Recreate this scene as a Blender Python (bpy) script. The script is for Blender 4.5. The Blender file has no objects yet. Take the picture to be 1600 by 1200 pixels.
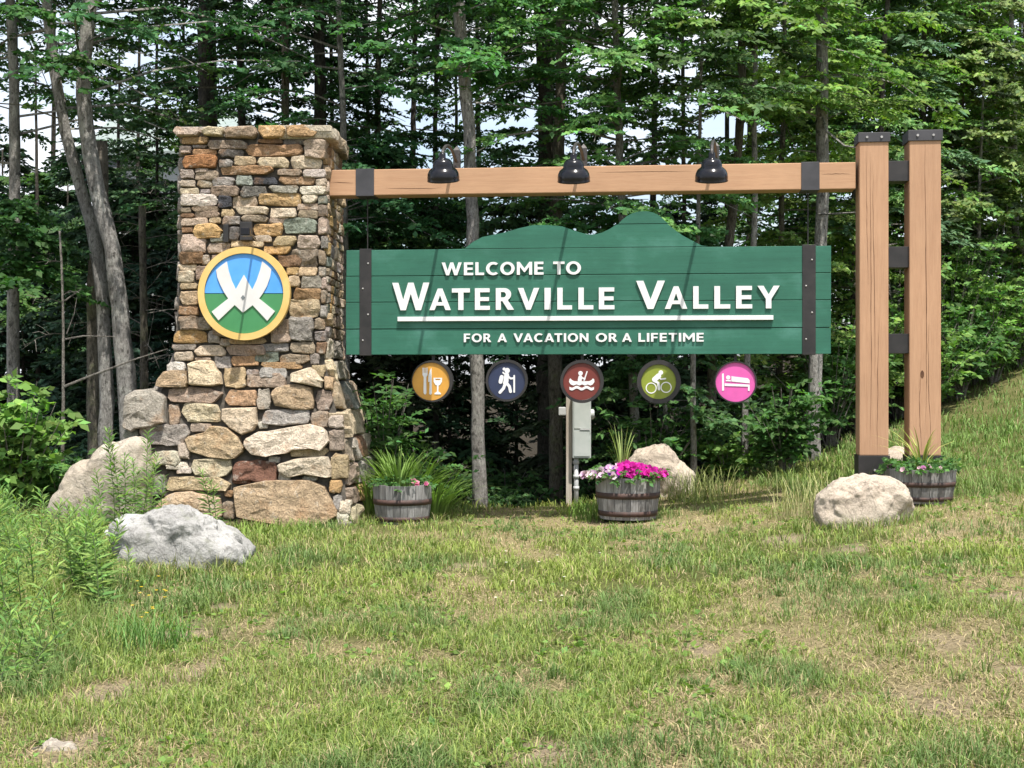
import bpy, bmesh, math, random
import numpy as np
from mathutils import Vector, noise as mnoise

# ------------------------------------------------------------------ camera, sky, sun, exposure
scene = bpy.context.scene
COL = scene.collection
F, HZ, EYE = 2200.0, 590.0, 1.45          # focal length and horizon row in photo pixels, eye height
cam_d = bpy.data.cameras.new('camera')
cam = bpy.data.objects.new('camera', cam_d)
COL.objects.link(cam)
cam.location = (0, 0, EYE)
cam.rotation_euler = (math.radians(90), 0, 0)
cam_d.sensor_width = 36.0
cam_d.lens = 36.0 * F / 1600.0
cam_d.shift_y = -(600 - HZ) / 1600.0
cam_d.clip_end = 3000
cam_d.clip_start = 0.05
scene.camera = cam

SUN_DIR = Vector((-0.15, 0.38, -1.0)).normalized()     # the way the light travels
elev = math.asin(-SUN_DIR.z)
world = bpy.data.worlds.new('World')
scene.world = world
world.use_nodes = True
wn = world.node_tree.nodes
sky = wn.new('ShaderNodeTexSky')
sky.sky_type = 'NISHITA'
sky.sun_disc = False
sky.sun_elevation = elev
sky.sun_rotation = math.atan2(-SUN_DIR.x, -SUN_DIR.y)
sky.air_density = 1.0
sky.dust_density = 3.5
wn['Background'].inputs['Strength'].default_value = 0.15
wl = world.node_tree.links            # thin broken summer cloud over the clear sky
wtc = wn.new('ShaderNodeTexCoord'); wmp = wn.new('ShaderNodeMapping'); wmp.inputs['Scale'].default_value = (1, 1, 2.5)
wno = wn.new('ShaderNodeTexNoise'); wno.inputs['Scale'].default_value = 2.6; wno.inputs['Detail'].default_value = 7
wrp = wn.new('ShaderNodeValToRGB'); wrp.color_ramp.elements[0].position = 0.38; wrp.color_ramp.elements[1].position = 0.60
wmx = wn.new('ShaderNodeMix'); wmx.data_type = 'RGBA'
wl.new(wtc.outputs['Generated'], wmp.inputs[0]); wl.new(wmp.outputs[0], wno.inputs['Vector']); wl.new(wno.outputs['Fac'], wrp.inputs[0])
wl.new(wrp.outputs[0], wmx.inputs[0]); wl.new(sky.outputs[0], wmx.inputs[6]); wmx.inputs[7].default_value = (4.6, 4.75, 5.0, 1)
wl.new(wmx.outputs[2], wn['Background'].inputs['Color'])
sd = bpy.data.lights.new('sun', 'SUN')
sun = bpy.data.objects.new('sun', sd)
COL.objects.link(sun)
sd.energy = 4.3
sd.angle = math.radians(0.53)
sd.color = (1.0, 0.95, 0.87)
sun.rotation_euler = SUN_DIR.to_track_quat('-Z', 'Y').to_euler()
sun.location = (0, 0, 30)
vs = scene.view_settings
vs.view_transform = 'Standard'
vs.look = 'None'
vs.gamma = 1.0
vs.exposure = 0.92
vs.use_curve_mapping = False
scene.cycles.max_bounces = 6
scene.cycles.transparent_max_bounces = 8

RNG = np.random.default_rng(7)
random.seed(7)

# ------------------------------------------------------------------ helpers
def wp(px, py, Y):
    return Vector(((px - 800) / F * Y, Y, EYE + (HZ - py) / F * Y))

def mk(name, V, Fc, mat=None, parent=None, smooth=False, col=None, kind=None, color=None, root_o=None):
    me = bpy.data.meshes.new(name)
    o = root_o if root_o is not None else (ORIG.get(parent.name, (0, 0, 0)) if parent else (0, 0, 0))
    V = np.asarray([tuple(v) for v in V], float).reshape(-1, 3) - np.asarray(o, float)
    me.from_pydata(V.tolist(), [], Fc)
    if smooth:
        me.polygons.foreach_set('use_smooth', [True] * len(me.polygons))
    if mat: me.materials.append(mat)
    me.update()
    return link(name, me, parent, kind, color)

ORIG = {}
def link(name, me, parent=None, kind=None, color=None):
    ob = bpy.data.objects.new(name, me)
    COL.objects.link(ob)
    if parent: ob.parent = parent
    if kind: ob['kind'] = kind
    if color: ob.color = (color[0], color[1], color[2], 1)
    if parent and parent.name in ORIG: ORIG[ob.name] = ORIG[parent.name]
    return ob

def mk_np(name, V, counts, mat, parent=None, cols=None, kind=None, idx=None, smooth=False):
    """V (n,3), counts = loop totals per face (loops run 0..n-1 unless idx), cols (n,3)."""
    me = bpy.data.meshes.new(name)
    o = ORIG.get(parent.name, (0, 0, 0)) if parent else (0, 0, 0)
    V = np.asarray(V, np.float32) - np.asarray(o, np.float32)
    n = len(V)
    if idx is None: idx = np.arange(n)
    counts = np.asarray(counts, np.int32)
    starts = np.concatenate(([0], np.cumsum(counts)[:-1])).astype(np.int32)
    me.vertices.add(n)
    me.vertices.foreach_set('co', V.ravel())
    me.loops.add(len(idx))
    me.loops.foreach_set('vertex_index', np.asarray(idx, np.int32))
    me.polygons.add(len(counts))
    me.polygons.foreach_set('loop_start', starts)
    me.polygons.foreach_set('loop_total', counts)
    if smooth: me.polygons.foreach_set('use_smooth', np.ones(len(counts), bool))
    me.update(calc_edges=True)
    if cols is not None:
        a = me.color_attributes.new('Col', 'FLOAT_COLOR', 'POINT')
        c = np.ones((n, 4), np.float32); c[:, :3] = cols
        a.data.foreach_set('color', c.ravel())
    me.materials.append(mat)
    return link(name, me, parent, kind)

def thing(name, label, cat, origin, group=None, frame=None):
    ob = bpy.data.objects.new(name, None)
    COL.objects.link(ob)
    ob.empty_display_size = 0.2
    ob['label'] = label; ob['category'] = cat
    if group: ob['group'] = group
    ORIG[ob.name] = tuple(origin)
    if frame == 'sign':
        ob.location = sign_world(*origin)
        ob.rotation_euler = (0, 0, -TH)
    else:
        ob.location = origin
    return ob

def tagm(ob, label, cat, group=None):
    ob['label'] = label; ob['category'] = cat
    if group: ob['group'] = group
    return ob

def box(x0, x1, y0, y1, z0, z1, b=0.0):
    if b <= 0:
        V = [(x0,y0,z0),(x1,y0,z0),(x1,y1,z0),(x0,y1,z0),(x0,y0,z1),(x1,y0,z1),(x1,y1,z1),(x0,y1,z1)]
        return V, [(0,3,2,1),(4,5,6,7),(0,1,5,4),(1,2,6,5),(2,3,7,6),(3,0,4,7)]
    bm = bmesh.new()
    bmesh.ops.create_cube(bm, size=1)
    for v in bm.verts:
        v.co = ((x0+x1)/2 + v.co.x*(x1-x0), (y0+y1)/2 + v.co.y*(y1-y0), (z0+z1)/2 + v.co.z*(z1-z0))
    bmesh.ops.bevel(bm, geom=bm.edges[:], offset=b, segments=2, affect='EDGES', profile=0.6)
    bm.verts.ensure_lookup_table()
    r = [v.co.copy() for v in bm.verts], [tuple(v.index for v in f.verts) for f in bm.faces]
    bm.free()
    return r

def tube(pts, rad, sides=8, cap=True, wob=0.0):
    P = np.asarray([tuple(p) for p in pts], float)
    n = len(P)
    rad = np.asarray(rad if hasattr(rad, '__len__') else [rad]*n, float)
    T = np.gradient(P, axis=0)
    T /= np.linalg.norm(T, axis=1)[:, None] + 1e-9
    ref = np.array([0.0, 1.0, 0.02]) if abs(T[:, 1]).mean() < 0.8 else np.array([1.0, 0.0, 0.0])
    A = np.cross(T, ref); A /= np.linalg.norm(A, axis=1)[:, None] + 1e-9
    B = np.cross(T, A)
    ang = np.arange(sides) * 2*math.pi/sides
    R = rad[:, None] * (1 + (wob * RNG.standard_normal((n, sides)) if wob else np.zeros((n, sides))))
    V = P[:, None, :] + R[..., None]*(np.cos(ang)[None, :, None]*A[:, None, :] + np.sin(ang)[None, :, None]*B[:, None, :])
    V = V.reshape(-1, 3)
    Fc = []
    for i in range(n-1):
        for j in range(sides):
            k = (j+1) % sides
            Fc.append((i*sides+j, i*sides+k, (i+1)*sides+k, (i+1)*sides+j))
    if cap:
        Fc.append(tuple(range(sides))[::-1]); Fc.append(tuple((n-1)*sides + j for j in range(sides)))
    return [tuple(v) for v in V], Fc

def joinp(parts):
    V, Fc = [], []
    for v, f in parts:
        o = len(V); V += [tuple(x) for x in v]; Fc += [tuple(i+o for i in g) for g in f]
    return V, Fc

def lathe(prof, c=(0,0,0), n=24, closed=False):
    V, Fc = [], []
    for r, z in prof:
        for j in range(n):
            a = 2*math.pi*j/n
            V.append((c[0]+r*math.cos(a), c[1]+r*math.sin(a), c[2]+z))
    for i in range(len(prof)-1):
        for j in range(n):
            k = (j+1) % n
            Fc.append((i*n+j, i*n+k, (i+1)*n+k, (i+1)*n+j))
    return V, Fc

def plate(loops, yf, yb, bev=0.0):
    """flat shape from closed loops of (x,z); front at y=yf (towards camera), back at y=yb."""
    bm = bmesh.new()
    es, rings = [], []
    for lp in loops:
        vs_ = [bm.verts.new((x, yf, z)) for x, z in lp]
        rings.append(vs_)
        for i in range(len(vs_)):
            es.append(bm.edges.new((vs_[i], vs_[(i+1) % len(vs_)])))
    bmesh.ops.triangle_fill(bm, use_beauty=True, use_dissolve=False, edges=es)
    for vs_ in rings:
        bk = [bm.verts.new((v.co.x, yb, v.co.z)) for v in vs_]
        m = len(vs_)
        for i in range(m):
            j = (i+1) % m
            bm.faces.new((vs_[i], vs_[j], bk[j], bk[i]))
        if len(loops) == 1:
            try: bm.faces.new(bk)
            except ValueError: pass
    bmesh.ops.recalc_face_normals(bm, faces=bm.faces[:])
    bm.verts.index_update()
    r = [v.co.copy() for v in bm.verts], [tuple(v.index for v in f.verts) for f in bm.faces]
    bm.free()
    return r

# 2-D value noise for numpy
_G = np.random.default_rng(3).random((256, 256))
def vnoise(x, y):
    xi = np.floor(x).astype(int); yi = np.floor(y).astype(int)
    fx = x - xi; fy = y - yi
    fx = fx*fx*(3-2*fx); fy = fy*fy*(3-2*fy)
    g = lambda a, b: _G[a % 256, b % 256]
    return (g(xi, yi)*(1-fx) + g(xi+1, yi)*fx)*(1-fy) + (g(xi, yi+1)*(1-fx) + g(xi+1, yi+1)*fx)*fy
def fbm(x, y, o=4):
    s = 0; a = 0.5; t = 0
    for i in range(o):
        s = s + a*vnoise(x*2**i + 17.3*i, y*2**i + 9.1*i); t += a; a *= 0.5
    return s/t
def sstep(a, b, x):
    t = np.clip((x-a)/(b-a), 0, 1); return t*t*(3-2*t)

# ------------------------------------------------------------------ materials
def mat_new(name):
    m = bpy.data.materials.new(name); m.use_nodes = True
    return m, m.node_tree.nodes, m.node_tree.links, m.node_tree.nodes['Principled BSDF']

def nz(n, l, scale, detail=6, rough=0.6, coord='Object', stretch=None, dist=0.0):
    tc = n.new('ShaderNodeTexCoord')
    t = n.new('ShaderNodeTexNoise')
    t.inputs['Scale'].default_value = scale; t.inputs['Detail'].default_value = detail
    t.inputs['Roughness'].default_value = rough; t.inputs['Distortion'].default_value = dist
    if stretch:
        mp = n.new('ShaderNodeMapping'); mp.inputs['Scale'].default_value = stretch
        l.new(tc.outputs[coord], mp.inputs[0]); l.new(mp.outputs[0], t.inputs['Vector'])
    else:
        l.new(tc.outputs[coord], t.inputs['Vector'])
    return t.outputs['Fac']

def ramp(n, l, fac, stops):
    r = n.new('ShaderNodeValToRGB')
    e = r.color_ramp.elements
    while len(e) < len(stops): e.new(0.5)
    for i, (p, c) in enumerate(stops):
        e[i].position = p; e[i].color = (c[0], c[1], c[2], 1) if hasattr(c, '__len__') else (c, c, c, 1)
    l.new(fac, r.inputs[0])
    return r.outputs[0]

def mixc(n, l, a, b, fac, mode='MIX'):
    m = n.new('ShaderNodeMix'); m.data_type = 'RGBA'; m.blend_type = mode
    for s, v in ((m.inputs[0], fac), (m.inputs[6], a), (m.inputs[7], b)):
        if hasattr(v, 'node'): l.new(v, s)
        elif hasattr(v, '__len__'): s.default_value = (v[0], v[1], v[2], 1)
        else: s.default_value = v
    return m.outputs[2]

def bump(n, l, bsdf, h, strength=0.4, dist=0.02):
    b = n.new('ShaderNodeBump'); b.inputs['Strength'].default_value = strength; b.inputs['Distance'].default_value = dist
    l.new(h, b.inputs['Height']); l.new(b.outputs[0], bsdf.inputs['Normal'])

def simple(name, c1, c2, scale=8, rough=0.6, bumps=0.2, bd=0.01, stretch=None, metal=0, lo=0.35, hi=0.65):
    m, n, l, b = mat_new(name)
    f = nz(n, l, scale, stretch=stretch)
    l.new(ramp(n, l, f, [(lo, c1), (hi, c2)]), b.inputs['Base Color'])
    b.inputs['Roughness'].default_value = rough; b.inputs['Metallic'].default_value = metal
    if bumps: bump(n, l, b, f, bumps, bd)
    return m

def make_leaf(name, trans=0.3, rough=0.55):
    m, n, l, b = mat_new(name)
    at = n.new('ShaderNodeAttribute'); at.attribute_name = 'Col'
    l.new(at.outputs['Color'], b.inputs['Base Color'])
    b.inputs['Roughness'].default_value = rough
    b.inputs['Specular IOR Level'].default_value = 0.2
    tr = n.new('ShaderNodeBsdfTranslucent')
    c2 = mixc(n, l, at.outputs['Color'], (1.0, 1.3, 0.5), 1.0, 'MULTIPLY')
    l.new(c2, tr.inputs['Color'])
    mx = n.new('ShaderNodeMixShader'); mx.inputs[0].default_value = trans
    l.new(b.outputs[0], mx.inputs[1]); l.new(tr.outputs[0], mx.inputs[2])
    l.new(mx.outputs[0], n['Material Output'].inputs['Surface'])
    return m

M = {}
M['leaf'] = make_leaf('leaf_green', 0.38, 0.62)
M['needle'] = make_leaf('needle_green', 0.12, 0.6)
M['grass'] = make_leaf('grass_blade', 0.25, 0.6)
M['petal'] = make_leaf('petal', 0.3, 0.6)

def stone_mat():
    m, n, l, b = mat_new('field_stone')
    oi = n.new('ShaderNodeObjectInfo')
    tc = n.new('ShaderNodeTexCoord')
    off = n.new('ShaderNodeVectorMath'); off.operation = 'ADD'
    sc = n.new('ShaderNodeVectorMath'); sc.operation = 'SCALE'; sc.inputs['Scale'].default_value = 50
    cmb = n.new('ShaderNodeCombineXYZ'); l.new(oi.outputs['Random'], cmb.inputs[0]); l.new(oi.outputs['Random'], cmb.inputs[2])
    l.new(cmb.outputs[0], sc.inputs[0]); l.new(tc.outputs['Object'], off.inputs[0]); l.new(sc.outputs[0], off.inputs[1])
    def no(scale, d=6, r=0.65, dist=0):
        t = n.new('ShaderNodeTexNoise'); t.inputs['Scale'].default_value = scale; t.inputs['Detail'].default_value = d
        t.inputs['Roughness'].default_value = r; t.inputs['Distortion'].default_value = dist
        l.new(off.outputs[0], t.inputs['Vector']); return t.outputs['Fac']
    big, fine, mid = no(5, 4), no(70, 6, 0.8), no(17, 8, 0.7, 0.6)
    c = mixc(n, l, oi.outputs['Color'], ramp(n, l, mid, [(0.3, 0.45), (0.48, 1.0), (0.70, 1.5)]), 0.85, 'MULTIPLY')
    c = mixc(n, l, c, (0.36, 0.19, 0.08), ramp(n, l, big, [(0.54, 0.0), (0.72, 0.5)]))
    c = mixc(n, l, c, (0.52, 0.5, 0.44), ramp(n, l, no(11, 5, 0.7), [(0.58, 0.0), (0.66, 0.42)]))
    c = mixc(n, l, c, ramp(n, l, fine, [(0.34, 0.35), (0.5, 1.0), (0.66, 1.45)]), 0.8, 'MULTIPLY')
    l.new(c, b.inputs['Base Color'])
    b.inputs['Roughness'].default_value = 0.88
    b.inputs['Specular IOR Level'].default_value = 0.25
    ad = n.new('ShaderNodeMath'); ad.operation = 'ADD'
    m2 = n.new('ShaderNodeMath'); m2.operation = 'MULTIPLY'; m2.inputs[1].default_value = 0.3
    l.new(fine, m2.inputs[0]); l.new(mid, ad.inputs[0]); l.new(m2.outputs[0], ad.inputs[1])
    bump(n, l, b, ad.outputs[0], 1.0, 0.055)
    return m
M['stone'] = stone_mat()
M['core'] = simple('joint_shade_core', (0.035, 0.031, 0.026), (0.10, 0.088, 0.072), 14, 0.95, 0.5, 0.02)  # core behind open joints; their deep shade is put into its colour

def boulder_mat(name, c1, c2, dark, moss=0.0):
    m, n, l, b = mat_new(name)
    big, mid, fine = nz(n, l, 2.2, 4), nz(n, l, 9, 8, 0.7, dist=0.5), nz(n, l, 60, 5, 0.8)
    c = ramp(n, l, big, [(0.35, c1), (0.65, c2)])
    c = mixc(n, l, c, dark, ramp(n, l, mid, [(0.55, 0.0), (0.75, 0.75)]))
    c = mixc(n, l, c, ramp(n, l, fine, [(0.3, 0.5), (0.5, 1.0), (0.7, 1.25)]), 0.75, 'MULTIPLY')
    ck = nz(n, l, 2.6, 5, 0.55, dist=1.2)
    c = mixc(n, l, c, (0.06, 0.055, 0.05), ramp(n, l, ck, [(0.480, 0), (0.497, 0.4), (0.503, 0.4), (0.52, 0)]))
    if moss: c = mixc(n, l, c, (0.10, 0.12, 0.04), ramp(n, l, nz(n, l, 6, 6, 0.7), [(0.55, 0), (0.7, moss)]))
    l.new(c, b.inputs['Base Color']); b.inputs['Roughness'].default_value = 0.9
    b.inputs['Specular IOR Level'].default_value = 0.2
    ad = n.new('ShaderNodeMath'); ad.operation = 'ADD'
    m2 = n.new('ShaderNodeMath'); m2.operation = 'MULTIPLY'; m2.inputs[1].default_value = 0.25
    l.new(fine, m2.inputs[0]); l.new(mid, ad.inputs[0]); l.new(m2.outputs[0], ad.inputs[1])
    bump(n, l, b, ad.outputs[0], 0.8, 0.04)
    return m
M['boulder_grey'] = boulder_mat('grey_granite', (0.27, 0.265, 0.255), (0.40, 0.395, 0.38), (0.075, 0.073, 0.066), 0.4)
M['boulder_tan'] = boulder_mat('tan_granite', (0.40, 0.335, 0.27), (0.47, 0.41, 0.335), (0.20, 0.155, 0.11), 0.15)
M['boulder_slab'] = boulder_mat('lichen_granite', (0.36, 0.31, 0.25), (0.44, 0.40, 0.34), (0.15, 0.13, 0.09), 0.3)

def wood_mat(name, c1, c2, axis, rough=0.65):
    m, n, l, b = mat_new(name)
    st = {'x': (0.6, 14, 14), 'z': (14, 14, 0.6)}[axis]
    g = nz(n, l, 3.0, 6, 0.65, stretch=st); f2 = nz(n, l, 12.0, 6, 0.7, stretch=st); w = nz(n, l, 1.3, 5)
    c = ramp(n, l, g, [(0.3, c1), (0.7, c2)])
    c = mixc(n, l, c, ramp(n, l, f2, [(0.28, 0.80), (0.5, 1.0), (0.8, 1.08)]), 0.5, 'MULTIPLY')
    c = mixc(n, l, c, ramp(n, l, w, [(0.3, 0.86), (0.7, 1.1)]), 0.7, 'MULTIPLY')
    l.new(c, b.inputs['Base Color']); b.inputs['Roughness'].default_value = rough
    b.inputs['Specular IOR Level'].default_value = 0.3
    bump(n, l, b, f2, 0.25, 0.004)
    return m
M['timber_z'] = wood_mat('stained_timber_upright', (0.365, 0.21, 0.125), (0.43, 0.26, 0.158), 'z')
M['timber_x'] = wood_mat('stained_timber_beam', (0.385, 0.222, 0.13), (0.45, 0.275, 0.165), 'x')
M['crack'] = simple('dark_crack_wood', (0.07, 0.03, 0.015), (0.12, 0.055, 0.025), 30, 0.9, 0)  # dark brown wood for the crack strips and the knot

def green_mat():
    m, n, l, b = mat_new('green_painted_board')
    oi = n.new('ShaderNodeObjectInfo')
    g = nz(n, l, 4.0, 7, 0.7, stretch=(0.35, 10, 10)); w = nz(n, l, 1.6, 5, 0.6, stretch=(1, 1, 1.5)); s = nz(n, l, 26, 5, 0.8, stretch=(0.5, 3, 3))
    c = ramp(n, l, w, [(0.3, (0.018, 0.092, 0.062)), (0.55, (0.025, 0.118, 0.079)), (0.72, (0.052, 0.168, 0.128))])
    c = mixc(n, l, c, ramp(n, l, g, [(0.3, 0.78), (0.5, 1.0), (0.75, 1.15)]), 0.8, 'MULTIPLY')
    c = mixc(n, l, c, (0.010, 0.045, 0.028), ramp(n, l, s, [(0.58, 0), (0.70, 0.65)]))
    l.new(mixc(n, l, c, ramp(n, l, oi.outputs['Random'], [(0, 0.9), (1, 1.1)]), 1.0, 'MULTIPLY'), b.inputs['Base Color'])
    b.inputs['Roughness'].default_value = 0.55
    b.inputs['Specular IOR Level'].default_value = 0.35
    bump(n, l, b, s, 0.25, 0.004)
    return m
M['green'] = green_mat()
M['white'] = simple('white_paint', (0.62, 0.62, 0.63), (0.70, 0.70, 0.69), 6, 0.5, 0.03)
M['steel'] = simple('black_steel', (0.010, 0.0095, 0.010), (0.026, 0.023, 0.023), 5, 0.5, 0.08, 0.003)
M['steel_grey'] = simple('dark_grey_strap', (0.03, 0.03, 0.034), (0.05, 0.049, 0.056), 5, 0.5, 0.05, 0.003)
M['bolt'] = simple('galvanised_bolt', (0.32, 0.31, 0.30), (0.45, 0.44, 0.43), 30, 0.45, 0, metal=0.4)
M['lamp_black'] = simple('black_enamel', (0.004, 0.004, 0.006), (0.008, 0.008, 0.011), 9, 0.2, 0.0)
M['lamp_black'].node_tree.nodes['Principled BSDF'].inputs['Specular IOR Level'].default_value = 0.35
M['lamp_white'] = simple('white_enamel', (0.5, 0.5, 0.48), (0.6, 0.6, 0.58), 9, 0.35, 0)
M['bronze'] = simple('weathered_conduit', (0.03, 0.028, 0.027), (0.065, 0.06, 0.057), 30, 0.45, 0.1, metal=0.3)
M['yellow'] = simple('ochre_rim_paint', (0.56, 0.37, 0.11), (0.66, 0.46, 0.17), 5, 0.5, 0.08)
M['sky_blue'] = simple('blue_paint', (0.06, 0.27, 0.70), (0.09, 0.33, 0.76), 3, 0.5, 0)
M['emblem_green'] = simple('emblem_green_paint', (0.035, 0.18, 0.062), (0.05, 0.225, 0.085), 3, 0.5, 0)
M['pale'] = simple('off_white_paint', (0.54, 0.53, 0.52), (0.62, 0.61, 0.60), 4, 0.5, 0.02)
M['slate'] = simple('slate_mark_paint', (0.12, 0.14, 0.15), (0.16, 0.18, 0.19), 4, 0.5, 0)
for k, c in (('disc_orange', (0.60, 0.30, 0.045)), ('disc_navy', (0.020, 0.030, 0.075)), ('disc_maroon', (0.155, 0.027, 0.02)),
             ('disc_lime', (0.22, 0.27, 0.025)), ('disc_pink', (0.66, 0.10, 0.38))):
    M[k] = simple(k + '_paint', tuple(x*0.78 for x in c), tuple(x*0.95 for x in c), 7, 0.5, 0.02)
M['galv'] = simple('galvanised_cabinet', (0.40, 0.44, 0.42), (0.48, 0.51, 0.49), 6, 0.5, 0.06, metal=0.1)
M['pvc'] = simple('grey_conduit', (0.40, 0.41, 0.41), (0.5, 0.5, 0.5), 10, 0.5, 0)
M['oldwood'] = wood_mat('weathered_post', (0.34, 0.29, 0.24), (0.52, 0.47, 0.41), 'z', 0.85)
M['glass'] = simple('meter_glass', (0.4, 0.42, 0.42), (0.6, 0.6, 0.6), 20, 0.1, 0)

def stave_mat():
    m, n, l, b = mat_new('grey_barrel_stave')
    oi = n.new('ShaderNodeObjectInfo')
    g = nz(n, l, 4, 7, 0.7, stretch=(9, 9, 0.7)); w = nz(n, l, 7, 4)
    c = ramp(n, l, g, [(0.3, (0.085, 0.082, 0.08)), (0.5, (0.19, 0.185, 0.18)), (0.72, (0.33, 0.325, 0.32))])
    c = mixc(n, l, c, ramp(n, l, oi.outputs['Random'], [(0, 0.62), (1, 1.3)]), 1.0, 'MULTIPLY')
    c = mixc(n, l, c, (0.12, 0.085, 0.07), ramp(n, l, w, [(0.55, 0), (0.75, 0.3)]))
    l.new(c, b.inputs['Base Color']); b.inputs['Roughness'].default_value = 0.85
    bump(n, l, b, g, 0.5, 0.006)
    return m
M['stave'] = stave_mat()
M['hoop'] = simple('rusty_hoop', (0.028, 0.018, 0.015), (0.07, 0.035, 0.027), 14, 0.7, 0.2, 0.004)
M['soil'] = simple('potting_soil', (0.015, 0.011, 0.008), (0.05, 0.036, 0.025), 40, 0.95, 0.6)

def bark_mat(name, c1, c2, lich, amt):
    m, n, l, b = mat_new(name)
    g = nz(n, l, 9, 8, 0.72, stretch=(2.2, 2.2, 0.55)); w = nz(n, l, 3.2, 6, 0.7)
    v = nz(n, l, 40, 5, 0.8, stretch=(1, 1, 0.4))
    c = ramp(n, l, g, [(0.3, c1), (0.62, c2)])
    c = mixc(n, l, c, lich, ramp(n, l, w, [(0.5, 0), (0.62, amt)]))
    c = mixc(n, l, c, ramp(n, l, v, [(0.34, 0.32), (0.5, 1.0), (0.66, 1.4)]), 0.9, 'MULTIPLY')
    sp_ = nz(n, l, 16, 3, 0.5, stretch=(1, 1, 0.7))
    c = mixc(n, l, c, (0.035, 0.032, 0.028), ramp(n, l, sp_, [(0.60, 0), (0.68, 0.7)]))
    l.new(c, b.inputs['Base Color']); b.inputs['Roughness'].default_value = 0.9
    b.inputs['Specular IOR Level'].default_value = 0.2
    bump(n, l, b, v, 1.0, 0.05)
    return m
M['bark_grey'] = bark_mat('grey_bark', (0.16, 0.15, 0.14), (0.36, 0.345, 0.325), (0.46, 0.46, 0.42), 0.6)
M['bark_dark'] = bark_mat('dark_bark', (0.03, 0.026, 0.022), (0.09, 0.08, 0.068), (0.15, 0.15, 0.12), 0.4)
M['bark_mossy'] = bark_mat('mossy_bark', (0.08, 0.07, 0.055), (0.19, 0.17, 0.14), (0.15, 0.17, 0.08), 0.6)
M['twig'] = bark_mat('dead_twig', (0.14, 0.125, 0.11), (0.27, 0.25, 0.22), (0.3, 0.3, 0.27), 0.4)
M['stem'] = simple('green_stem', (0.06, 0.10, 0.03), (0.10, 0.14, 0.05), 20, 0.7, 0)

# ------------------------------------------------------------------ terrain
def lawn_edge(X):
    Xp = np.maximum(0, X)
    return 15.7 + 0.15*Xp + 0.1*Xp*Xp + 0.5*(fbm(X*0.9+40, X*0+3, 3)-0.5)
def gh(X, Y):
    X = np.asarray(X, float); Y = np.asarray(Y, float)
    r = 0.11*np.log1p(np.exp(np.clip(2.2*(X-1.1), -40, 40)))/2.2
    r = np.where(X > 12, 0.11*10.9 + 0.02*(X-12), r)
    s = np.clip((X-0.5)/4, 0, 1)
    h = r + 0.05*np.clip(Y-14, 0, 14)*s + 0.030*np.clip(X-4, 0, 5)**2*sstep(9, 16, Y)
    d = np.maximum(0, Y - lawn_edge(X))
    h = h - np.minimum(0.7, 0.16*d)*(1 - 0.7*np.clip((X-2)/4, 0, 1))
    h = h + 0.05*(fbm(X*0.8, Y*0.8, 3)-0.5)*sstep(2, 5, Y) + 0.02*(fbm(X*4, Y*4, 2)-0.5)
    return h
def g1(x, y): return float(gh(x, y))

BARE = [(60,935,.25),(290,990,.26),(170,1085,.22),(310,1045,.18),(730,885,.17),(1095,1020,.17),(1230,868,.25),(1480,1040,.18),(1570,1085,.2),(1470,1130,.2),(1590,990,.2),(845,1180,.16),(110,1165,.18),(350,950,.14),(1330,890,.18),(560,1010,.1)]
def grass_mix(X, Y):
    """patch weights: dry 0..1, bare 0..1, dark 0..1 from place on the lawn"""
    dry = sstep(0.40, 0.62, fbm(X*0.55+5, Y*0.38+2, 4)*0.6 + fbm(X*2.1+9, Y*1.5, 3)*0.4)
    bare = sstep(0.68, 0.78, fbm(X*1.3+31, Y*0.9+11, 4)) * 0.5
    wob = fbm(X*6+3, Y*4+8, 3)
    for (px, py, r) in BARE:
        y0 = EYE*F/(py-HZ); x0 = (px-800)/F*y0
        q = np.hypot((X-x0)/r, (Y-y0)/(r*1.9))
        bare = np.maximum(bare, 0.95*sstep(1.0, 0.35, q + (wob-0.5)*1.1))
    dark = sstep(0.5, 0.66, fbm(X*1.7+71, Y*1.2+3, 3))
    bank = sstep(3.2, 5.0, X)*sstep(11, 14, Y)
    return dry*(1-0.75*bank), bare*(1-bank), dark*(1-0.5*bank)

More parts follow.
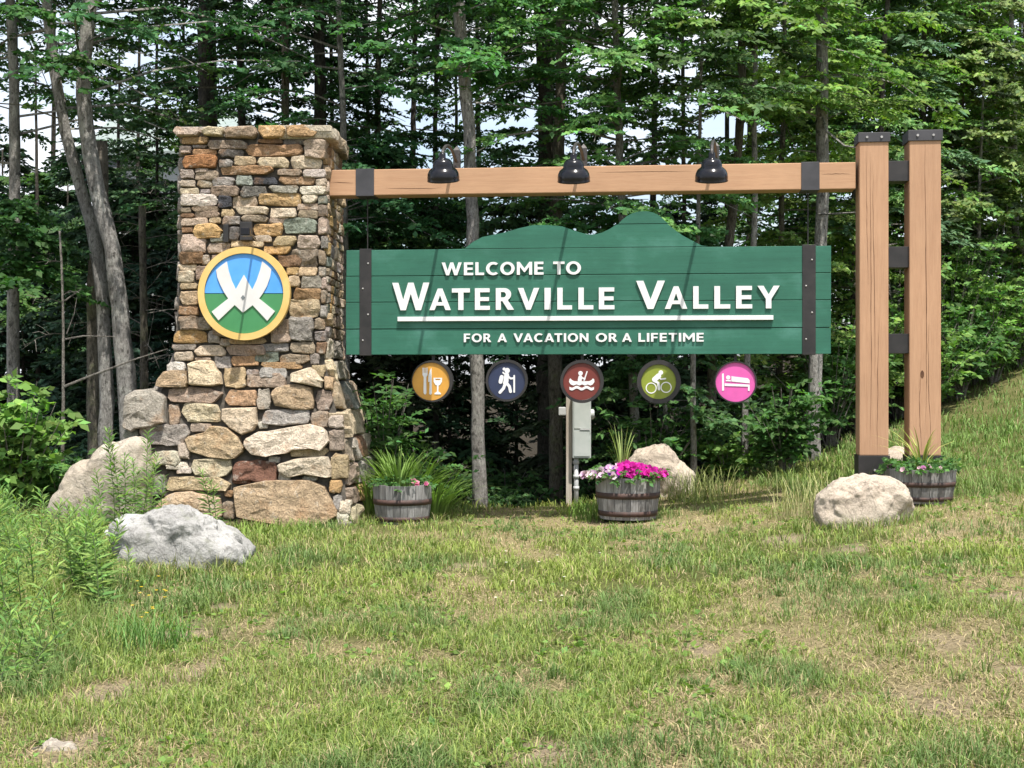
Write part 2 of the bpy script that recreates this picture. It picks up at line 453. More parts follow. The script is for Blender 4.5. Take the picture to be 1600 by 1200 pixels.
def build_ground():
    xs = np.unique(np.concatenate([np.arange(-7, 11, 0.16), np.linspace(-7, -300, 26), np.linspace(11, 300, 26)]))
    ys = np.unique(np.concatenate([np.arange(2.5, 24, 0.16), np.linspace(-40, 2.5, 10), np.linspace(24, 60, 25), np.linspace(60, 900, 14)]))
    X, Y = np.meshgrid(xs, ys)
    Z = gh(X, Y)
    V = np.stack([X, Y, Z], -1).reshape(-1, 3)
    ny, nx = X.shape
    i = np.arange(ny-1)[:, None]*nx + np.arange(nx-1)[None, :]
    idx = np.stack([i, i+1, i+1+nx, i+nx], -1).reshape(-1)
    dry, bare, dark = grass_mix(V[:, 0], V[:, 1])
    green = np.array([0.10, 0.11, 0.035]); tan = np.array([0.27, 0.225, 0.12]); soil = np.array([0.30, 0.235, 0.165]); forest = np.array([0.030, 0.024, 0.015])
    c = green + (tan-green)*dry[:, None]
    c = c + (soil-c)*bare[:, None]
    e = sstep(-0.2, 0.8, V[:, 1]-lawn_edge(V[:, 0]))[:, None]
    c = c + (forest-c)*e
    m, n, l, b = mat_new('lawn_thatch')
    at = n.new('ShaderNodeAttribute'); at.attribute_name = 'Col'
    f = nz(n, l, 55, 6, 0.8); f2 = nz(n, l, 9, 6, 0.7)
    cc = mixc(n, l, at.outputs['Color'], ramp(n, l, f, [(0.3, 0.4), (0.5, 1.0), (0.7, 1.5)]), 0.9, 'MULTIPLY')
    cc = mixc(n, l, cc, ramp(n, l, f2, [(0.3, 0.75), (0.7, 1.2)]), 0.9, 'MULTIPLY')
    l.new(cc, b.inputs['Base Color']); b.inputs['Roughness'].default_value = 0.95
    b.inputs['Specular IOR Level'].default_value = 0.1
    bump(n, l, b, f, 0.9, 0.03)
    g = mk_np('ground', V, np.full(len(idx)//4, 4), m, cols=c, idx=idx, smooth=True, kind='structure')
    g['label'] = 'grassy roadside ground sloping up to the right'
build_ground()
# ------------------------------------------------------------------ sign frame coordinates
TH = math.radians(5.8)
SO = Vector(((920-800)/F*14.0, 14.0, 0))
def sign_world(s, t, z):
    return Vector((SO.x + s*math.cos(TH) + t*math.sin(TH), SO.y - s*math.sin(TH) + t*math.cos(TH), z))
def sg(px, py, t=0.0):
    a = (px-800)/F; b = (HZ-py)/F
    lam = (t + SO.x*math.sin(TH) + SO.y*math.cos(TH)) / (a*math.sin(TH) + math.cos(TH))
    P = Vector((lam*a, lam, 0)) - SO
    return (P.x*math.cos(TH) - P.y*math.sin(TH), EYE + lam*b)
def zz(py): return sg(920, py)[1]
def sx(px, t=0.0): return sg(px, 450, t)[0]

# ------------------------------------------------------------------ stone pillar
def z_front(py):                     # height of a photo row on the pillar's front
    return None
ZK = 1.63
def YF(z): return 14.1 if z >= ZK else 14.1 - 0.32*(ZK-z)/ZK
def pil(px, py):
    Y = 14.1
    for _ in range(4):
        z = EYE + (HZ-py)/F*Y; Y = YF(z)
    return ((px-800)/F*Y, EYE + (HZ-py)/F*Y)

PCOL = {'cr': (0.54, 0.455, 0.335), 'tn': (0.42, 0.32, 0.205), 'oc': (0.44, 0.30, 0.14), 'or': (0.385, 0.24, 0.135), 'gr': (0.30, 0.27, 0.24),
        'gb': (0.30, 0.235, 0.175), 'br': (0.22, 0.135, 0.08), 'dk': (0.13, 0.12, 0.11), 'sl': (0.065, 0.068, 0.075), 'pk': (0.43, 0.345, 0.275),
        'gg': (0.24, 0.26, 0.22), 'pl': (0.54, 0.49, 0.41), 'ru': (0.36, 0.18, 0.085), 'rb': (0.15, 0.075, 0.05)}
STONES1 = """328,107,462,145,or 458,122,655,172,gb 700,116,832,142,br 828,118,935,148,dk 318,150,378,192,pk 380,146,457,165,gr 382,165,505,200,or
508,168,638,212,dk 642,142,932,204,or 930,120,1042,217,pk 328,194,508,266,ru 509,216,585,262,gr 586,201,699,252,tn 702,207,866,263,cr 864,197,1022,269,cr
318,268,395,314,pk 392,260,462,286,pk 395,270,516,322,gb 520,249,788,297,or 798,263,924,302,gb 924,267,1042,312,pl 313,316,400,358,pk 404,320,486,363,gb
477,304,594,358,gr 594,297,682,349,gg 680,304,804,347,sl 804,301,992,349,or 988,311,1044,353,cr 318,359,419,393,cr 418,364,472,390,gr 468,350,617,402,gb
617,347,757,411,dk 757,344,907,389,gr 910,351,1044,396,pl 321,387,509,454,pl 507,394,578,461,sl 578,402,707,464,cr 706,387,919,450,oc 918,392,1002,440,cr 998,394,1050,442,gg
321,454,377,484,gb 375,447,518,479,gb 393,474,523,508,gb 524,461,593,504,tn 593,447,763,493,cr 763,454,899,509,cr 897,434,1006,472,gb 899,466,1004,517,gb
322,484,396,508,br 321,506,461,550,pk 461,499,528,536,tn 529,494,618,544,gr 620,491,760,530,gb 760,505,860,536,pk 328,549,387,583,br 384,534,534,614,oc
468,580,541,632,gg 546,544,618,624,dk 679,531,832,597,oc 831,509,1000,590,gg 684,591,777,628,pk 776,594,902,650,tn 899,589,1016,664,pk 321,582,456,684,pk
453,629,572,687,gb 569,619,737,652,cr 733,644,870,690,oc 868,654,1004,752,gb 800,687,932,752,br 314,669,441,737,br 429,684,472,742,gr 307,734,406,769,cr
307,764,397,827,cr 396,739,458,817,gb 317,827,411,861,tn 317,861,414,939,tn 309,937,417,989,or 311,987,427,1062,gb 398,998,480,1062,gr 843,749,911,792,oc
904,749,1002,797,tn 853,791,917,852,tn 914,791,1022,857,gr 878,849,1020,917,or 850,904,1014,1002,tn 856,997,982,1117,gr 763,1003,872,1127,gb
470,690,640,800,gb 640,690,800,800,gr 440,800,560,900,tn 560,800,700,900,gb 700,800,850,900,gr 430,900,580,1000,gb 580,900,720,1000,tn 720,900,850,1000,gr 480,1000,620,1095,gb 620,1000,765,1095,br
289,1058,457,1127,oc 454,1060,522,1127,gr 513,1098,572,1142,gr 560,1094,752,1131,tn 279,1127,402,1162,gr 387,1131,549,1192,cr 543,1129,747,1187,gb 713,1124,860,1170,gr 858,1117,992,1180,gb
1000,442,1050,502,gb 1000,502,1048,592,pk 1014,592,1050,660,gr 1000,660,1042,742,gb 1002,745,1040,800,gr 1016,800,1044,860,pk 1012,860,1046,930,gb 1008,935,1046,1000,gr 980,1000,1040,1060,gb 984,1062,1042,1118,gr 990,1120,1046,1180,br"""
STONES2 = """343,110,466,166,cr 464,142,567,166,gb 817,107,962,176,gg 960,124,1147,186,gb 580,134,684,209,gr 679,134,850,199,or 299,167,416,229,pl 851,167,1102,213,or
639,199,771,326,tn 769,214,842,247,gr 843,197,1010,270,gr 768,236,1002,326,gb 311,319,637,413,gb 638,329,832,432,or 829,324,917,452,gr 1174,329,1277,461,gb
311,409,381,542,gb 384,409,617,527,cr 857,447,1147,541,gr 1144,454,1252,562,gb 1244,474,1340,562,pk 828,518,897,562,pl 50,560,143,622,gg 144,534,442,662,gr
439,526,572,582,gb 369,634,442,742,pk 1024,674,1252,729,tn 203,689,392,782,pl 298,754,432,802,pl 359,789,457,827,pl 444,734,692,842,cr 899,724,967,764,pl
688,744,954,872,rb 954,814,1032,869,pl 1097,837,1190,869,pl 684,854,797,887,rb 174,829,297,962,gg 294,839,687,932,tn 629,984,707,1092,gb 639,919,697,962,or
1249,859,1332,942,oc 1274,949,1332,1042,gr 1309,974,1387,1062,pl 1289,1049,1372,1112,pl 1250,565,1345,700,gb 1150,185,1235,260,tn 1140,120,1200,190,gr 1225,255,1285,335,tn 1258,710,1370,860,tn 178,1100,422,1192,tn 420,1105,722,1192,gb 714,1086,1002,1196,tn 1000,1120,1292,1196,gb 1290,1102,1400,1190,gr"""
POLY2 = [([(480,160),(578,160),(620,230),(636,300),(560,318),(440,315),(425,185)], 'cr'), ([(290,225),(345,215),(430,225),(436,300),(425,325),(240,322),(250,270)], 'tn'),
         ([(1030,240),(1140,190),(1190,225),(1228,290),(1215,322),(1090,300),(1030,280)], 'cr'), ([(915,350),(960,305),(1060,296),(1150,320),(1178,400),(1150,455),(1040,448),(930,425)], 'tn'),
         ([(55,500),(75,370),(140,330),(225,318),(305,360),(312,520),(240,555),(110,575),(60,555)], 'gr'), ([(630,435),(832,430),(842,530),(820,560),(745,602),(660,560),(630,510)], 'cr'),
         ([(565,535),(650,545),(740,620),(766,690),(690,740),(530,725),(425,685),(412,610),(530,585)], 'tn'), ([(760,620),(850,575),(1130,533),(1240,560),(1260,640),(1200,680),(1030,690),(900,725),(800,710),(765,660)], 'cr'),
         ([(950,770),(1060,735),(1250,720),(1278,790),(1270,850),(1120,835),(1020,848),(960,810)], 'cr'), ([(706,905),(850,872),(1140,865),(1250,905),(1312,1060),(1240,1125),(1000,1140),(722,1085),(700,980)], 'tn'),
         ([(240,1000),(330,935),(460,925),(620,960),(632,1060),(610,1110),(240,1115)], 'tn')]
CAP = "290,60,426,106,pk 424,60,541,106,cr 539,57,706,118,gb 704,50,849,116,oc 847,50,1012,113,or"

def chaikin(p, k=2, q=0.2):
    p = np.asarray(p, float)
    for _ in range(k):
        n = np.roll(p, -1, 0)
        a = p*(1-q) + n*q; b = p*q + n*(1-q)
        p = np.stack([a, b], 1).reshape(-1, 2)
        q = 0.25
    return p

def pillow(poly, mp, bulge, rng, deep=0.2, jit=0.008):
    """a split stone: wavy outline, hard arris, nearly flat broken face with coherent relief"""
    p = chaikin(poly, 1, 0.12)
    c = p.mean(0)
    size = min(np.ptp(p[:, 0]), np.ptp(p[:, 1]))
    p = p + rng.normal(0, min(jit, size*0.03), p.shape)
    sd_ = Vector(rng.uniform(-50, 50, 3))
    e = 0.0025
    bulge = min(bulge, 0.22*size+0.012) if bulge < 0.085 else bulge
    sc = lambda w: np.maximum(0.3, 1 - w/np.maximum(1e-3, np.linalg.norm(p-c, axis=1)))[:, None]
    ar = rng.uniform(0.005, 0.012)
    rings = [(c + (p-c)*sc(e), -deep), (c + (p-c)*sc(e), 0.0), (c + (p-c)*sc(e+ar*0.35), bulge*0.72), (c + (p-c)*sc(e+ar*1.6), bulge*0.93), (c + (p-c)*0.70, bulge*0.97), (c + (p-c)*0.36, bulge)]
    V, Fc = [], []
    n = len(p)
    tx, tz = np.clip(rng.normal(0, 0.10, 2), -0.13, 0.13)
    amp = min(0.035, size*0.16)
    def rel(a, b):
        v = Vector((a*7, b*9, 0)) + sd_
        return amp*(mnoise.fractal(v, 1.0, 2.0, 3)*0.8 - abs(mnoise.noise(v*0.45))*0.8 + 0.2)
    for k, (r, d) in enumerate(rings):
        w = (0, 0, 0.5, 0.8, 1, 1)[k]
        for a, b in r:
            V.append(mp(a, b, d + w*(rel(a, b) + (a-c[0])*tx + (b-c[1])*tz)))
    V.append(mp(c[0], c[1], bulge + rel(*c)))
    for k in range(len(rings)-1):
        for j in range(n):
            m = (j+1) % n
            Fc.append((k*n+j, k*n+m, (k+1)*n+m, (k+1)*n+j))
    o = (len(rings)-1)*n
    for j in range(n): Fc.append((o+j, o+(j+1) % n, o+n))
    return V, Fc

rngS = np.random.default_rng(21)
def rectpoly(x0, y0, x1, y1):
    w, h = x1-x0, y1-y0
    j = lambda s: rngS.uniform(-s, s)
    cx = [rngS.uniform(0.0, 0.09) if rngS.random() < .8 else rngS.uniform(.08, .2) for _ in range(4)]
    pts = [(x0+w*cx[0], y0+abs(j(h*0.10))), (x0+w*rngS.uniform(.35,.65), y0+j(h*0.07)), (x1-w*cx[1], y0+abs(j(h*0.10))), (x1, y0+h*0.5+j(h*.15)), (x1-w*cx[2], y1-abs(j(h*0.08))),
           (x0+w*0.5, y1+j(h*0.05)), (x0+w*cx[3], y1-abs(j(h*0.08))), (x0, y0+h*0.5+j(h*.15))]
    return pts
pillar = thing('stone_pillar', 'tall dry-laid fieldstone pillar with capstones and flared base', 'pillar', (-2.6, 14.6, 0.0))
mpF = lambda a, b, d: (a, YF(b)-d, b)
def jc(k):
    c = np.array(PCOL[k])*0.98*rngS.uniform(0.82, 1.18)*np.array([rngS.uniform(.95, 1.05), 1, rngS.uniform(.92, 1.08)])
    return tuple(c)
def add_stone(poly, mp, k, bulge, deep=0.2, name='stone'):
    V, Fc = pillow(poly, mp, bulge, rngS, deep)
    return mk(name, V, Fc, M['stone'], pillar, False, color=jc(k))
for src, (ox, oy, sc_) in ((STONES1, (180, 180, 1200/380)), (STONES2, (180, 520, 3.75))):
    for tok in src.split():
        x0, y0, x1, y1, k = tok.split(',')
        q = [pil(ox+x/sc_, oy+y/sc_) for x, y in rectpoly(float(x0), float(y0), float(x1), float(y1))]
        add_stone(q, mpF, k, rngS.uniform(0.02, 0.06))
for pts, k in POLY2:
    q = [pil(180+x/3.75, 520+y/3.75) for x, y in pts]
    add_stone(q, mpF, k, rngS.uniform(0.07, 0.12) if pts[0][0] != 55 else 0.16, deep=0.3)
for tok in CAP.split():
    x0, y0, x1, y1, k = tok.split(',')
    q = [pil(180+x/(1200/380), 180+y/(1200/380)) for x, y in rectpoly(float(x0), float(y0), float(x1), float(y1))]
    add_stone(q, mpF, k, 0.09, 0.45, 'capstone')

prof_r = [(195, 507), (560, 509), (605, 519), (670, 534), (820, 547)]
prof_l = [(195, 284), (540, 276), (575, 262), (605, 246), (690, 228), (820, 224)]
PR = [pil(b, a) for a, b in prof_r]; PL = [pil(b, a) for a, b in prof_l]
def interp(P, z):
    zs = [p[1] for p in P][::-1]; xs = [p[0] for p in P][::-1]
    return float(np.interp(z, zs, xs))
DEP = 1.32
def YB(z): return 14.1 + DEP + (0.0 if z > ZK else 0.25*(ZK-z)/ZK)
def fl(z, y): return 0.0 if z > ZK else 0.10*(ZK-z)/ZK*min(1, max(0, (y-13.9)/0.6))
mpR = lambda a, b, d: (interp(PR, b) + fl(b, a) + d, a, b)
mpL = lambda a, b, d: (interp(PL, b) - d, a, b)
mpB = lambda a, b, d: (a, YB(b)+d, b)
ZT = pil(400, 212)[1]
def side_rows(mp, lo, hi, zt, big=1.0, joined=None):
    z = -0.1
    while z < zt-0.03:
        base = 0.24 if z < 1.2 else (0.17 if z < 1.7 else 0.115)
        h = min(base*rngS.uniform(0.65, 1.35)*big, zt-z)
        if zt-z-h < 0.05: h = zt-z
        a = lo(z+h/2)
        end = hi(z+h/2)
        while a < end-0.04:
            w = h*rngS.uniform(1.0, 2.6)
            if end-a-w < 0.08: w = end-a
            k = rngS.choice(['cr', 'tn', 'gr', 'gb', 'oc', 'pk', 'gg', 'br', 'or', 'pl'], p=[.16, .15, .17, .17, .06, .09, .06, .06, .04, .04])
            if joined is None: add_stone(rectpoly(a, z, a+w, z+h), mp, k, rngS.uniform(0.02, 0.065))
            else: joined.append(pillow(rectpoly(a, z, a+w, z+h), mp, 0.04, rngS))
            a += w
        z += h
hidden = []
side_rows(mpR, lambda z: YF(z)+0.03, lambda z: YB(z), ZT)
side_rows(mpL, lambda z: YF(z)+0.05, lambda z: YB(z), ZT, 1.5, hidden)
side_rows(mpB, lambda z: interp(PL, z), lambda z: interp(PR, z), ZT, 1.9, hidden)
mk('rear_stones', *joinp(hidden), M['stone'], pillar, True, kind='stuff', color=PCOL['gr'])
# the long side capstones and the top bed
capz0, capz1 = pil(500, 214)[1], pil(500, 196)[1]
for (a0, a1, k) in ((14.02, 14.45, 'cr'), (14.45, 15.0, 'cr'), (15.0, 15.52, 'tn')):
    add_stone(rectpoly(a0, capz0-0.03, a1, capz1), lambda a, b, d: (interp(PR, 3.5)+d, a, b), k, 0.10, 0.45, 'capstone')
for (a0, a1, k) in ((14.1, 14.7, 'gr'), (14.7, 15.52, 'pk')):
    add_stone(rectpoly(a0, capz0, a1, capz1), lambda a, b, d: (interp(PL, 3.5)-d, a, b), k, 0.07, 0.45, 'capstone')
for i in range(4):
    x0 = interp(PL, 3.5) + i*0.35
    add_stone(rectpoly(x0, capz0, x0+0.35, capz1), lambda a, b, d: (a, 14.1+DEP+d, b), 'gb', 0.07, 0.45, 'capstone')
# core
zs = [-0.3, 0.0, 0.4, 0.8, 1.2, ZK, 2.6, ZT+0.02, capz1-0.03]
V, Fc = [], []
for z in zs:
    e = 0.02
    V += [(interp(PL, z)+e, YF(z)+e, z), (interp(PR, z)-e, YF(z)+e, z), (interp(PR, z)-e, YB(z)-e, z), (interp(PL, z)+e, YB(z)-e, z)]
for i in range(len(zs)-1):
    for j in range(4): Fc.append((i*4+j, i*4+(j+1) % 4, (i+1)*4+(j+1) % 4, (i+1)*4+j))
Fc.append(tuple((len(zs)-1)*4+j for j in range(4)))
mk('core', V, Fc, M['core'], pillar)

# ------------------------------------------------------------------ round emblem on the pillar
EY = 14.
def ep(zx, zy):          # zoomed photo coordinates -> plane of the emblem
    p = wp(180+zx/(1200/380), 180+zy/(1200/380), EY); return (p.x, p.z)
ec = ep(637, 880)
eR = (225+236)/2/(1200/380)/F*EY
emb = thing('round_emblem', 'round plaque with white ski-shaped mark over blue sky and green ground', 'plaque', (ec[0], EY, ec[1]-eR))
circ = lambda r, n=64, a0=0, a1=2*math.pi, c=ec: [(c[0]+r*0.985*math.cos(a0+(a1-a0)*i/n), c[1]+r*math.sin(a0+(a1-a0)*i/n)) for i in range(n if a1-a0 > 6.2 else n+1)]
ri = eR*0.858
V, Fc = plate([circ(eR), circ(ri)], EY-0.03, EY+0.06)
mk('rim', V, Fc, M['yellow'], emb)
mk('sky_half', *plate([circ(ri-0.002, 40, 0.008, math.pi-0.008)], EY-0.012, EY+0.04), M['sky_blue'], emb)
mk('ground_half', *plate([circ(ri-0.002, 40, math.pi+0.008, 2*math.pi-0.008)], EY-0.012, EY+0.04), M['emblem_green'], emb)
mk('backing', *plate([circ(ri+0.02)], EY+0.03, EY+0.055), M['steel'], emb)
MARK = [(500,765),(526,742),(553,723),(562,770),(578,820),(597,860),(637,788),(678,862),(700,815),(717,765),(727,722),(750,740),(772,762),(766,800),(750,845),(730,880),(712,905),
        (790,968),(752,1015),(680,938),(632,975),(592,937),(512,1013),(478,970),(560,905),(540,875),(520,835),(506,800)]
mk('ski_mark', *plate([[ep(*p) for p in MARK]], EY-0.024, EY-0.012), M['pale'], emb)
mk('diamond', *plate([[ep(*p) for p in ((633,887),(643,900),(633,913),(623,900))]], EY-0.0275, EY-0.0245), M['slate'], emb)
# small spotlight above it
sp = thing('pillar_spotlight', 'small black spotlight on an arm above the round plaque', 'spotlight', tuple(wp(385, 372, 14.1)))
a = wp(375.8, 376, 14.04); b = wp(394.5, 347, 14.04)
mk('mounting_plate', *box(a.x, b.x, 14.00, 14.12, a.z, b.z, 0.006), M['steel'], sp)
c = wp(385, 362, 13.55)
mk('arm', *tube([(c.x, 14.02, c.z-0.02), (c.x, 13.85, c.z-0.01), (c.x, 13.55, c.z)], 0.011, 8), M['lamp_black'], sp)
mk('lamp_head', *box(c.x-0.045, c.x+0.045, 13.48, 13.56, c.z-0.045, c.z+0.035, 0.012), M['lamp_black'], sp)
a = wp(349.5, 379, 14.04); b = wp(357.5, 351, 14.04)
jb = mk('junction_box', *box(a.x, b.x, 14.01, 14.12, a.z, b.z, 0.005), M['steel'], sp)

# ------------------------------------------------------------------ timber frame: beam, posts, steel
frame = thing('timber_sign_frame', 'tan timber beam and twin square posts with black steel plates', 'sign frame', (sx(1365), 0.1, 0.2), frame='sign')
BZ0, BZ1 = zz(300.5), zz(259.5)
x_l, x_r = sx(497), sx(1337)
mk('beam', *box(x_l, x_r, 0.0, 0.26, BZ0, BZ1, 0.008), M['timber_x'], frame)
for (a, b) in ((556, 584.5), (1252, 1280.5)):
    mk('strap', *box(sx(a), sx(b), -0.008, 0.268, BZ0-0.008, BZ1+0.008, 0.003), M['steel_grey'], frame)
posts = []
for (p0, p1, top, capb, bot) in ((1343, 1388.5, 207, 222, 712), (1421, 1470.5, 203, 220, 712)):
    t0 = -0.05
    a, b = sx(p0, t0), sx(p1, t0)
    px = (p0+p1)/2
    zt, zc = sg(px, top, t0)[1], sg(px, capb, t0)[1]
    zb = sg(px, bot, t0)[1]
    w = b-a
    po = mk('post', *box(a, b, t0, t0+w, zb, zt-0.01, 0.010), M['timber_z'], frame)
    cp = mk('post_cap', *box(a-0.014, b+0.014, t0-0.014, t0+w+0.014, zc, zt, 0.004), M['steel_grey'], po)
    gb = g1(*sign_world((a+b)/2, t0+w/2, 0).xy)
    sh = mk('post_shoe', *box(a-0.012, b+0.012, t0-0.012, t0+w+0.012, min(gb, zb)-0.25, zb, 0.004), M['steel'], po)
    for fx in (0.25, 0.75):
        x = a + w*fx
        mk('bolt', *tube([(x, t0-0.012, (zc+zt)/2), (x, t0-0.026, (zc+zt)/2)], 0.012, 8), M['bolt'], po)
    mk('bolt', *tube([(a+w*.52, t0-0.010, zb-0.14), (a+w*.52, t0-0.024, zb-0.14)], 0.012, 8), M['bolt'], po)
    # drying cracks
    rr = np.random.default_rng(int(p0))
    for q, (cx, z0, z1, w0) in enumerate(((0.36, .02, .98, .0030), (0.52, .25, .95, .0026), (0.30, .55, 1.0, .0022), (0.62, 0.0, .45, .0022)) if p0 < 1400 else ((0.50, .05, 1.0, .0034), (0.64, .0, .42, .0024), (0.38, .0, .3, .0022))):
        n = 26
        zs_ = np.linspace(zb+(zt-zb-0.12)*z0, zb+(zt-zb-0.12)*z1, n)
        xs_ = a + w*(cx + np.cumsum(rr.normal(0, 0.006, n)) + 0.02*np.sin(np.linspace(0, 5, n)+q))
        ws = w0*np.abs(np.sin(np.linspace(0.08, math.pi-0.08, n)))*rr.uniform(.6, 1.3, n)
        V = []
        for x, z, e in zip(xs_, zs_, ws): V += [(x-e, t0-0.0012, z), (x+e, t0-0.0012, z)]
        mk('drying_crack', V, [(2*i, 2*i+1, 2*i+3, 2*i+2) for i in range(n-1)], M['crack'], po)
    if p0 > 1400:
        kx, kz = sg(1441, 585, t0)
        V, Fc = lathe([(0.0, 0.0), (0.022, 0.0)], n=12)
        V = [(kx+v[0]*0.8, t0-0.0014, kz+v[1]*1.8) for v in V]
        mk('knot', V, [f[::-1] for f in Fc], M['crack'], po)
for (y0, y1) in ((259, 290), (390, 422), (523, 553)):
    a, b = sx(1389, 0.0), sx(1422, 0.0)
    mk('spacer_plate', *box(a-0.01, b+0.02, -0.02, 0.2, zz(y1), zz(y0), 0.003), M['steel'], frame)
# crack along the beam
rr = np.random.default_rng(5)
for (a, b, pz) in ((1280.5, 1330, 277), (515, 552, 279), (600, 690, 290), (930, 1080, 270)):
    n = 20
    xs_ = np.linspace(sx(a)+.01, sx(b), n); zc_ = zz(pz) + np.cumsum(rr.normal(0, 0.0014, n))
    ws = 0.0022*np.sin(np.linspace(0.1, 3.0, n))
    V = []
    for x, z, e in zip(xs_, zc_, ws): V += [(x, -0.0012, z-e), (x, -0.0012, z+e)]
    mk('drying_crack', V, [(2*i, 2*i+2, 2*i+3, 2*i+1) for i in range(n-1)], M['crack'], frame)

# ------------------------------------------------------------------ the welcome sign
T0 = 0.03
sign = thing('welcome_sign', 'wide green plank sign with white raised lettering and a hill-shaped top', 'sign', (sx(920), T0, zz(553)), frame='sign')
SL, SR = sx(540.5, T0), sx(1299, T0)
zl = lambda py: sg(920, py, T0)[1]
G = 0.003
ys = [554, 513, 470.5, 429, 387]
for i in range(4):
    z0, z1 = zl(ys[i])+G, zl(ys[i+1])-G
    j = rngS.uniform(-0.003, 0.003)
    mk('board', *box(SL+rngS.uniform(0, 0.006), SR-rngS.uniform(0, 0.006), T0+j, T0+0.055, z0, z1, 0.0035), M['green'], sign)
HILL = [(726,387),(738.6,378),(754,370),(770,367),(789,363),(811,356.5),(832,351),(845,349.8),(856,349.8),(878,353.6),(900,361),(919,366.5),(929,366.3),(941,363.2),(952,358),(963,351),(971,344.5),(979,338),(987,333.5),(995,331),(1003,330),(1011,330),(1019,331.5),(1027,335),(1035,341),(1042.5,348),(1050,355.5),(1058,362),(1067,368),(1077,373.5),(1096,383.5),(1106,387)]
hp = [(sx(a, T0), sg(a, b, T0)[1]) for a, b in HILL]
zj = zl(350.5)
low = [(x, min(z, zj-G)) for x, z in hp]
low = [(low[0][0], zl(387)+G)] + low[1:-1] + [(low[-1][0], zl(387)+G)]
mk('hill_board', *plate([low], T0+0.001, T0+0.055), M['green'], sign)
up = [(x, z) for x, z in hp if z > zj+G+0.004 and x > sx(940)]
up = [(up[0][0]-0.03, zj+G)] + up + [(up[-1][0]+0.03, zj+G)]
mk('hill_board', *plate([up], T0-0.001, T0+0.055), M['green'], sign)
outl = [(SL+.02, zl(552)), (SR-.02, zl(552)), (SR-.02, zl(389))] + [(x, z-0.006) for x, z in hp[::-1]] + [(SL+.02, zl(389))]
mk('back_panel', *plate([outl], T0+0.057, T0+0.075), M['green'], sign)
for (a, b) in ((562, 580.5), (1253.5, 1274.5)):
    x0, x1 = sx(a, T0), sx(b, T0)
    st = mk('steel_strap', *box(x0, x1, T0-0.010, T0+0.10, zl(555), zl(385.5), 0.003), M['steel'], sign)
    for i, py in enumerate((409, 449, 490, 531)):
        x = x0 + (x1-x0)*(0.72 if i % 2 == 0 else 0.28)
        z = zl(py)
        V, Fc = lathe([(0.0001, 0.009), (0.006, 0.007), (0.010, 0.0)], n=10)
        V = [(x+v[0], T0-0.010-v[2], z+v[1]) for v in V]
        mk('bolt', V, Fc, M['bolt'], st)
    xc = (x0+x1)/2
    mk('hanger_rod', *tube([(xc, 0.13, zl(386)), (xc, 0.13, BZ0)], 0.006, 8), M['steel'], sign)

# lettering, drawn as outlines of unit height
def arc(cx, cy, rx, ry, a0, a1, n=14):
    return [(cx+rx*math.cos(math.radians(a0+(a1-a0)*i/n)), cy+ry*math.sin(math.radians(a0+(a1-a0)*i/n))) for i in range(n+1)]
GL = {
 'I': [[(0,0),(.23,0),(.23,1),(0,1)]],
 'L': [[(0,0),(.64,0),(.64,.19),(.23,.19),(.23,1),(0,1)]],
 'E': [[(0,0),(.68,0),(.68,.185),(.23,.185),(.23,.41),(.64,.41),(.64,.59),(.23,.59),(.23,.815),(.67,.815),(.67,1),(0,1)]],
 'F': [[(0,0),(.23,0),(.23,.40),(.61,.40),(.61,.58),(.23,.58),(.23,.815),(.66,.815),(.66,1),(0,1)]],
 'T': [[(.285,0),(.515,0),(.515,.81),(.8,.81),(.8,1),(0,1),(0,.81),(.285,.81)]],
 'A': [[(0,0),(.24,0),(.325,.21),(.675,.21),(.76,0),(1.0,0),(.605,1),(.395,1)], [(.39,.37),(.5,.70),(.61,.37)]],
 'V': [[(0,1),(.25,1),(.49,.34),(.73,1),(.98,1),(.59,0),(.39,0)]],
 'W': [[(0,1),(.24,1),(.43,.36),(.63,1),(.84,1),(1.04,.36),(1.23,1),(1.47,1),(1.14,0),(.93,0),(.735,.6),(.54,0),(.33,0)]],
 'M': [[(0,0),(.22,0),(.22,.62),(.53,.2),(.59,.2),(.90,.62),(.90,0),(1.12,0),(1.12,1),(.92,1),(.56,.50),(.20,1),(0,1)]],
 'N': [[(0,0),(.22,0),(.22,.62),(.70,0),(.90,0),(.90,1),(.68,1),(.68,.40),(.20,1),(0,1)]],
 'Y': [[(.345,0),(.575,0),(.575,.42),(.92,1),(.67,1),(.46,.62),(.25,1),(0,1),(.345,.42)]],
 'O': [arc(.53,.5,.53,.515,0,345,23), arc(.53,.5,.29,.33,0,345,23)],
 'C': [arc(.53,.5,.53,.515,48,312,22) + arc(.55,.5,.30,.325,306,54,18)],
 'R': [[(0,0),(.23,0),(.23,.40),(.30,.40),(.55,0),(.83,0),(.55,.43)] + arc(.40,.71,.30,.29,-55,90,10) + [(0,1)], [(.23,.57),(.34,.57)] + arc(.35,.695,.115,.125,-90,90,8) + [(.23,.82)]],
}
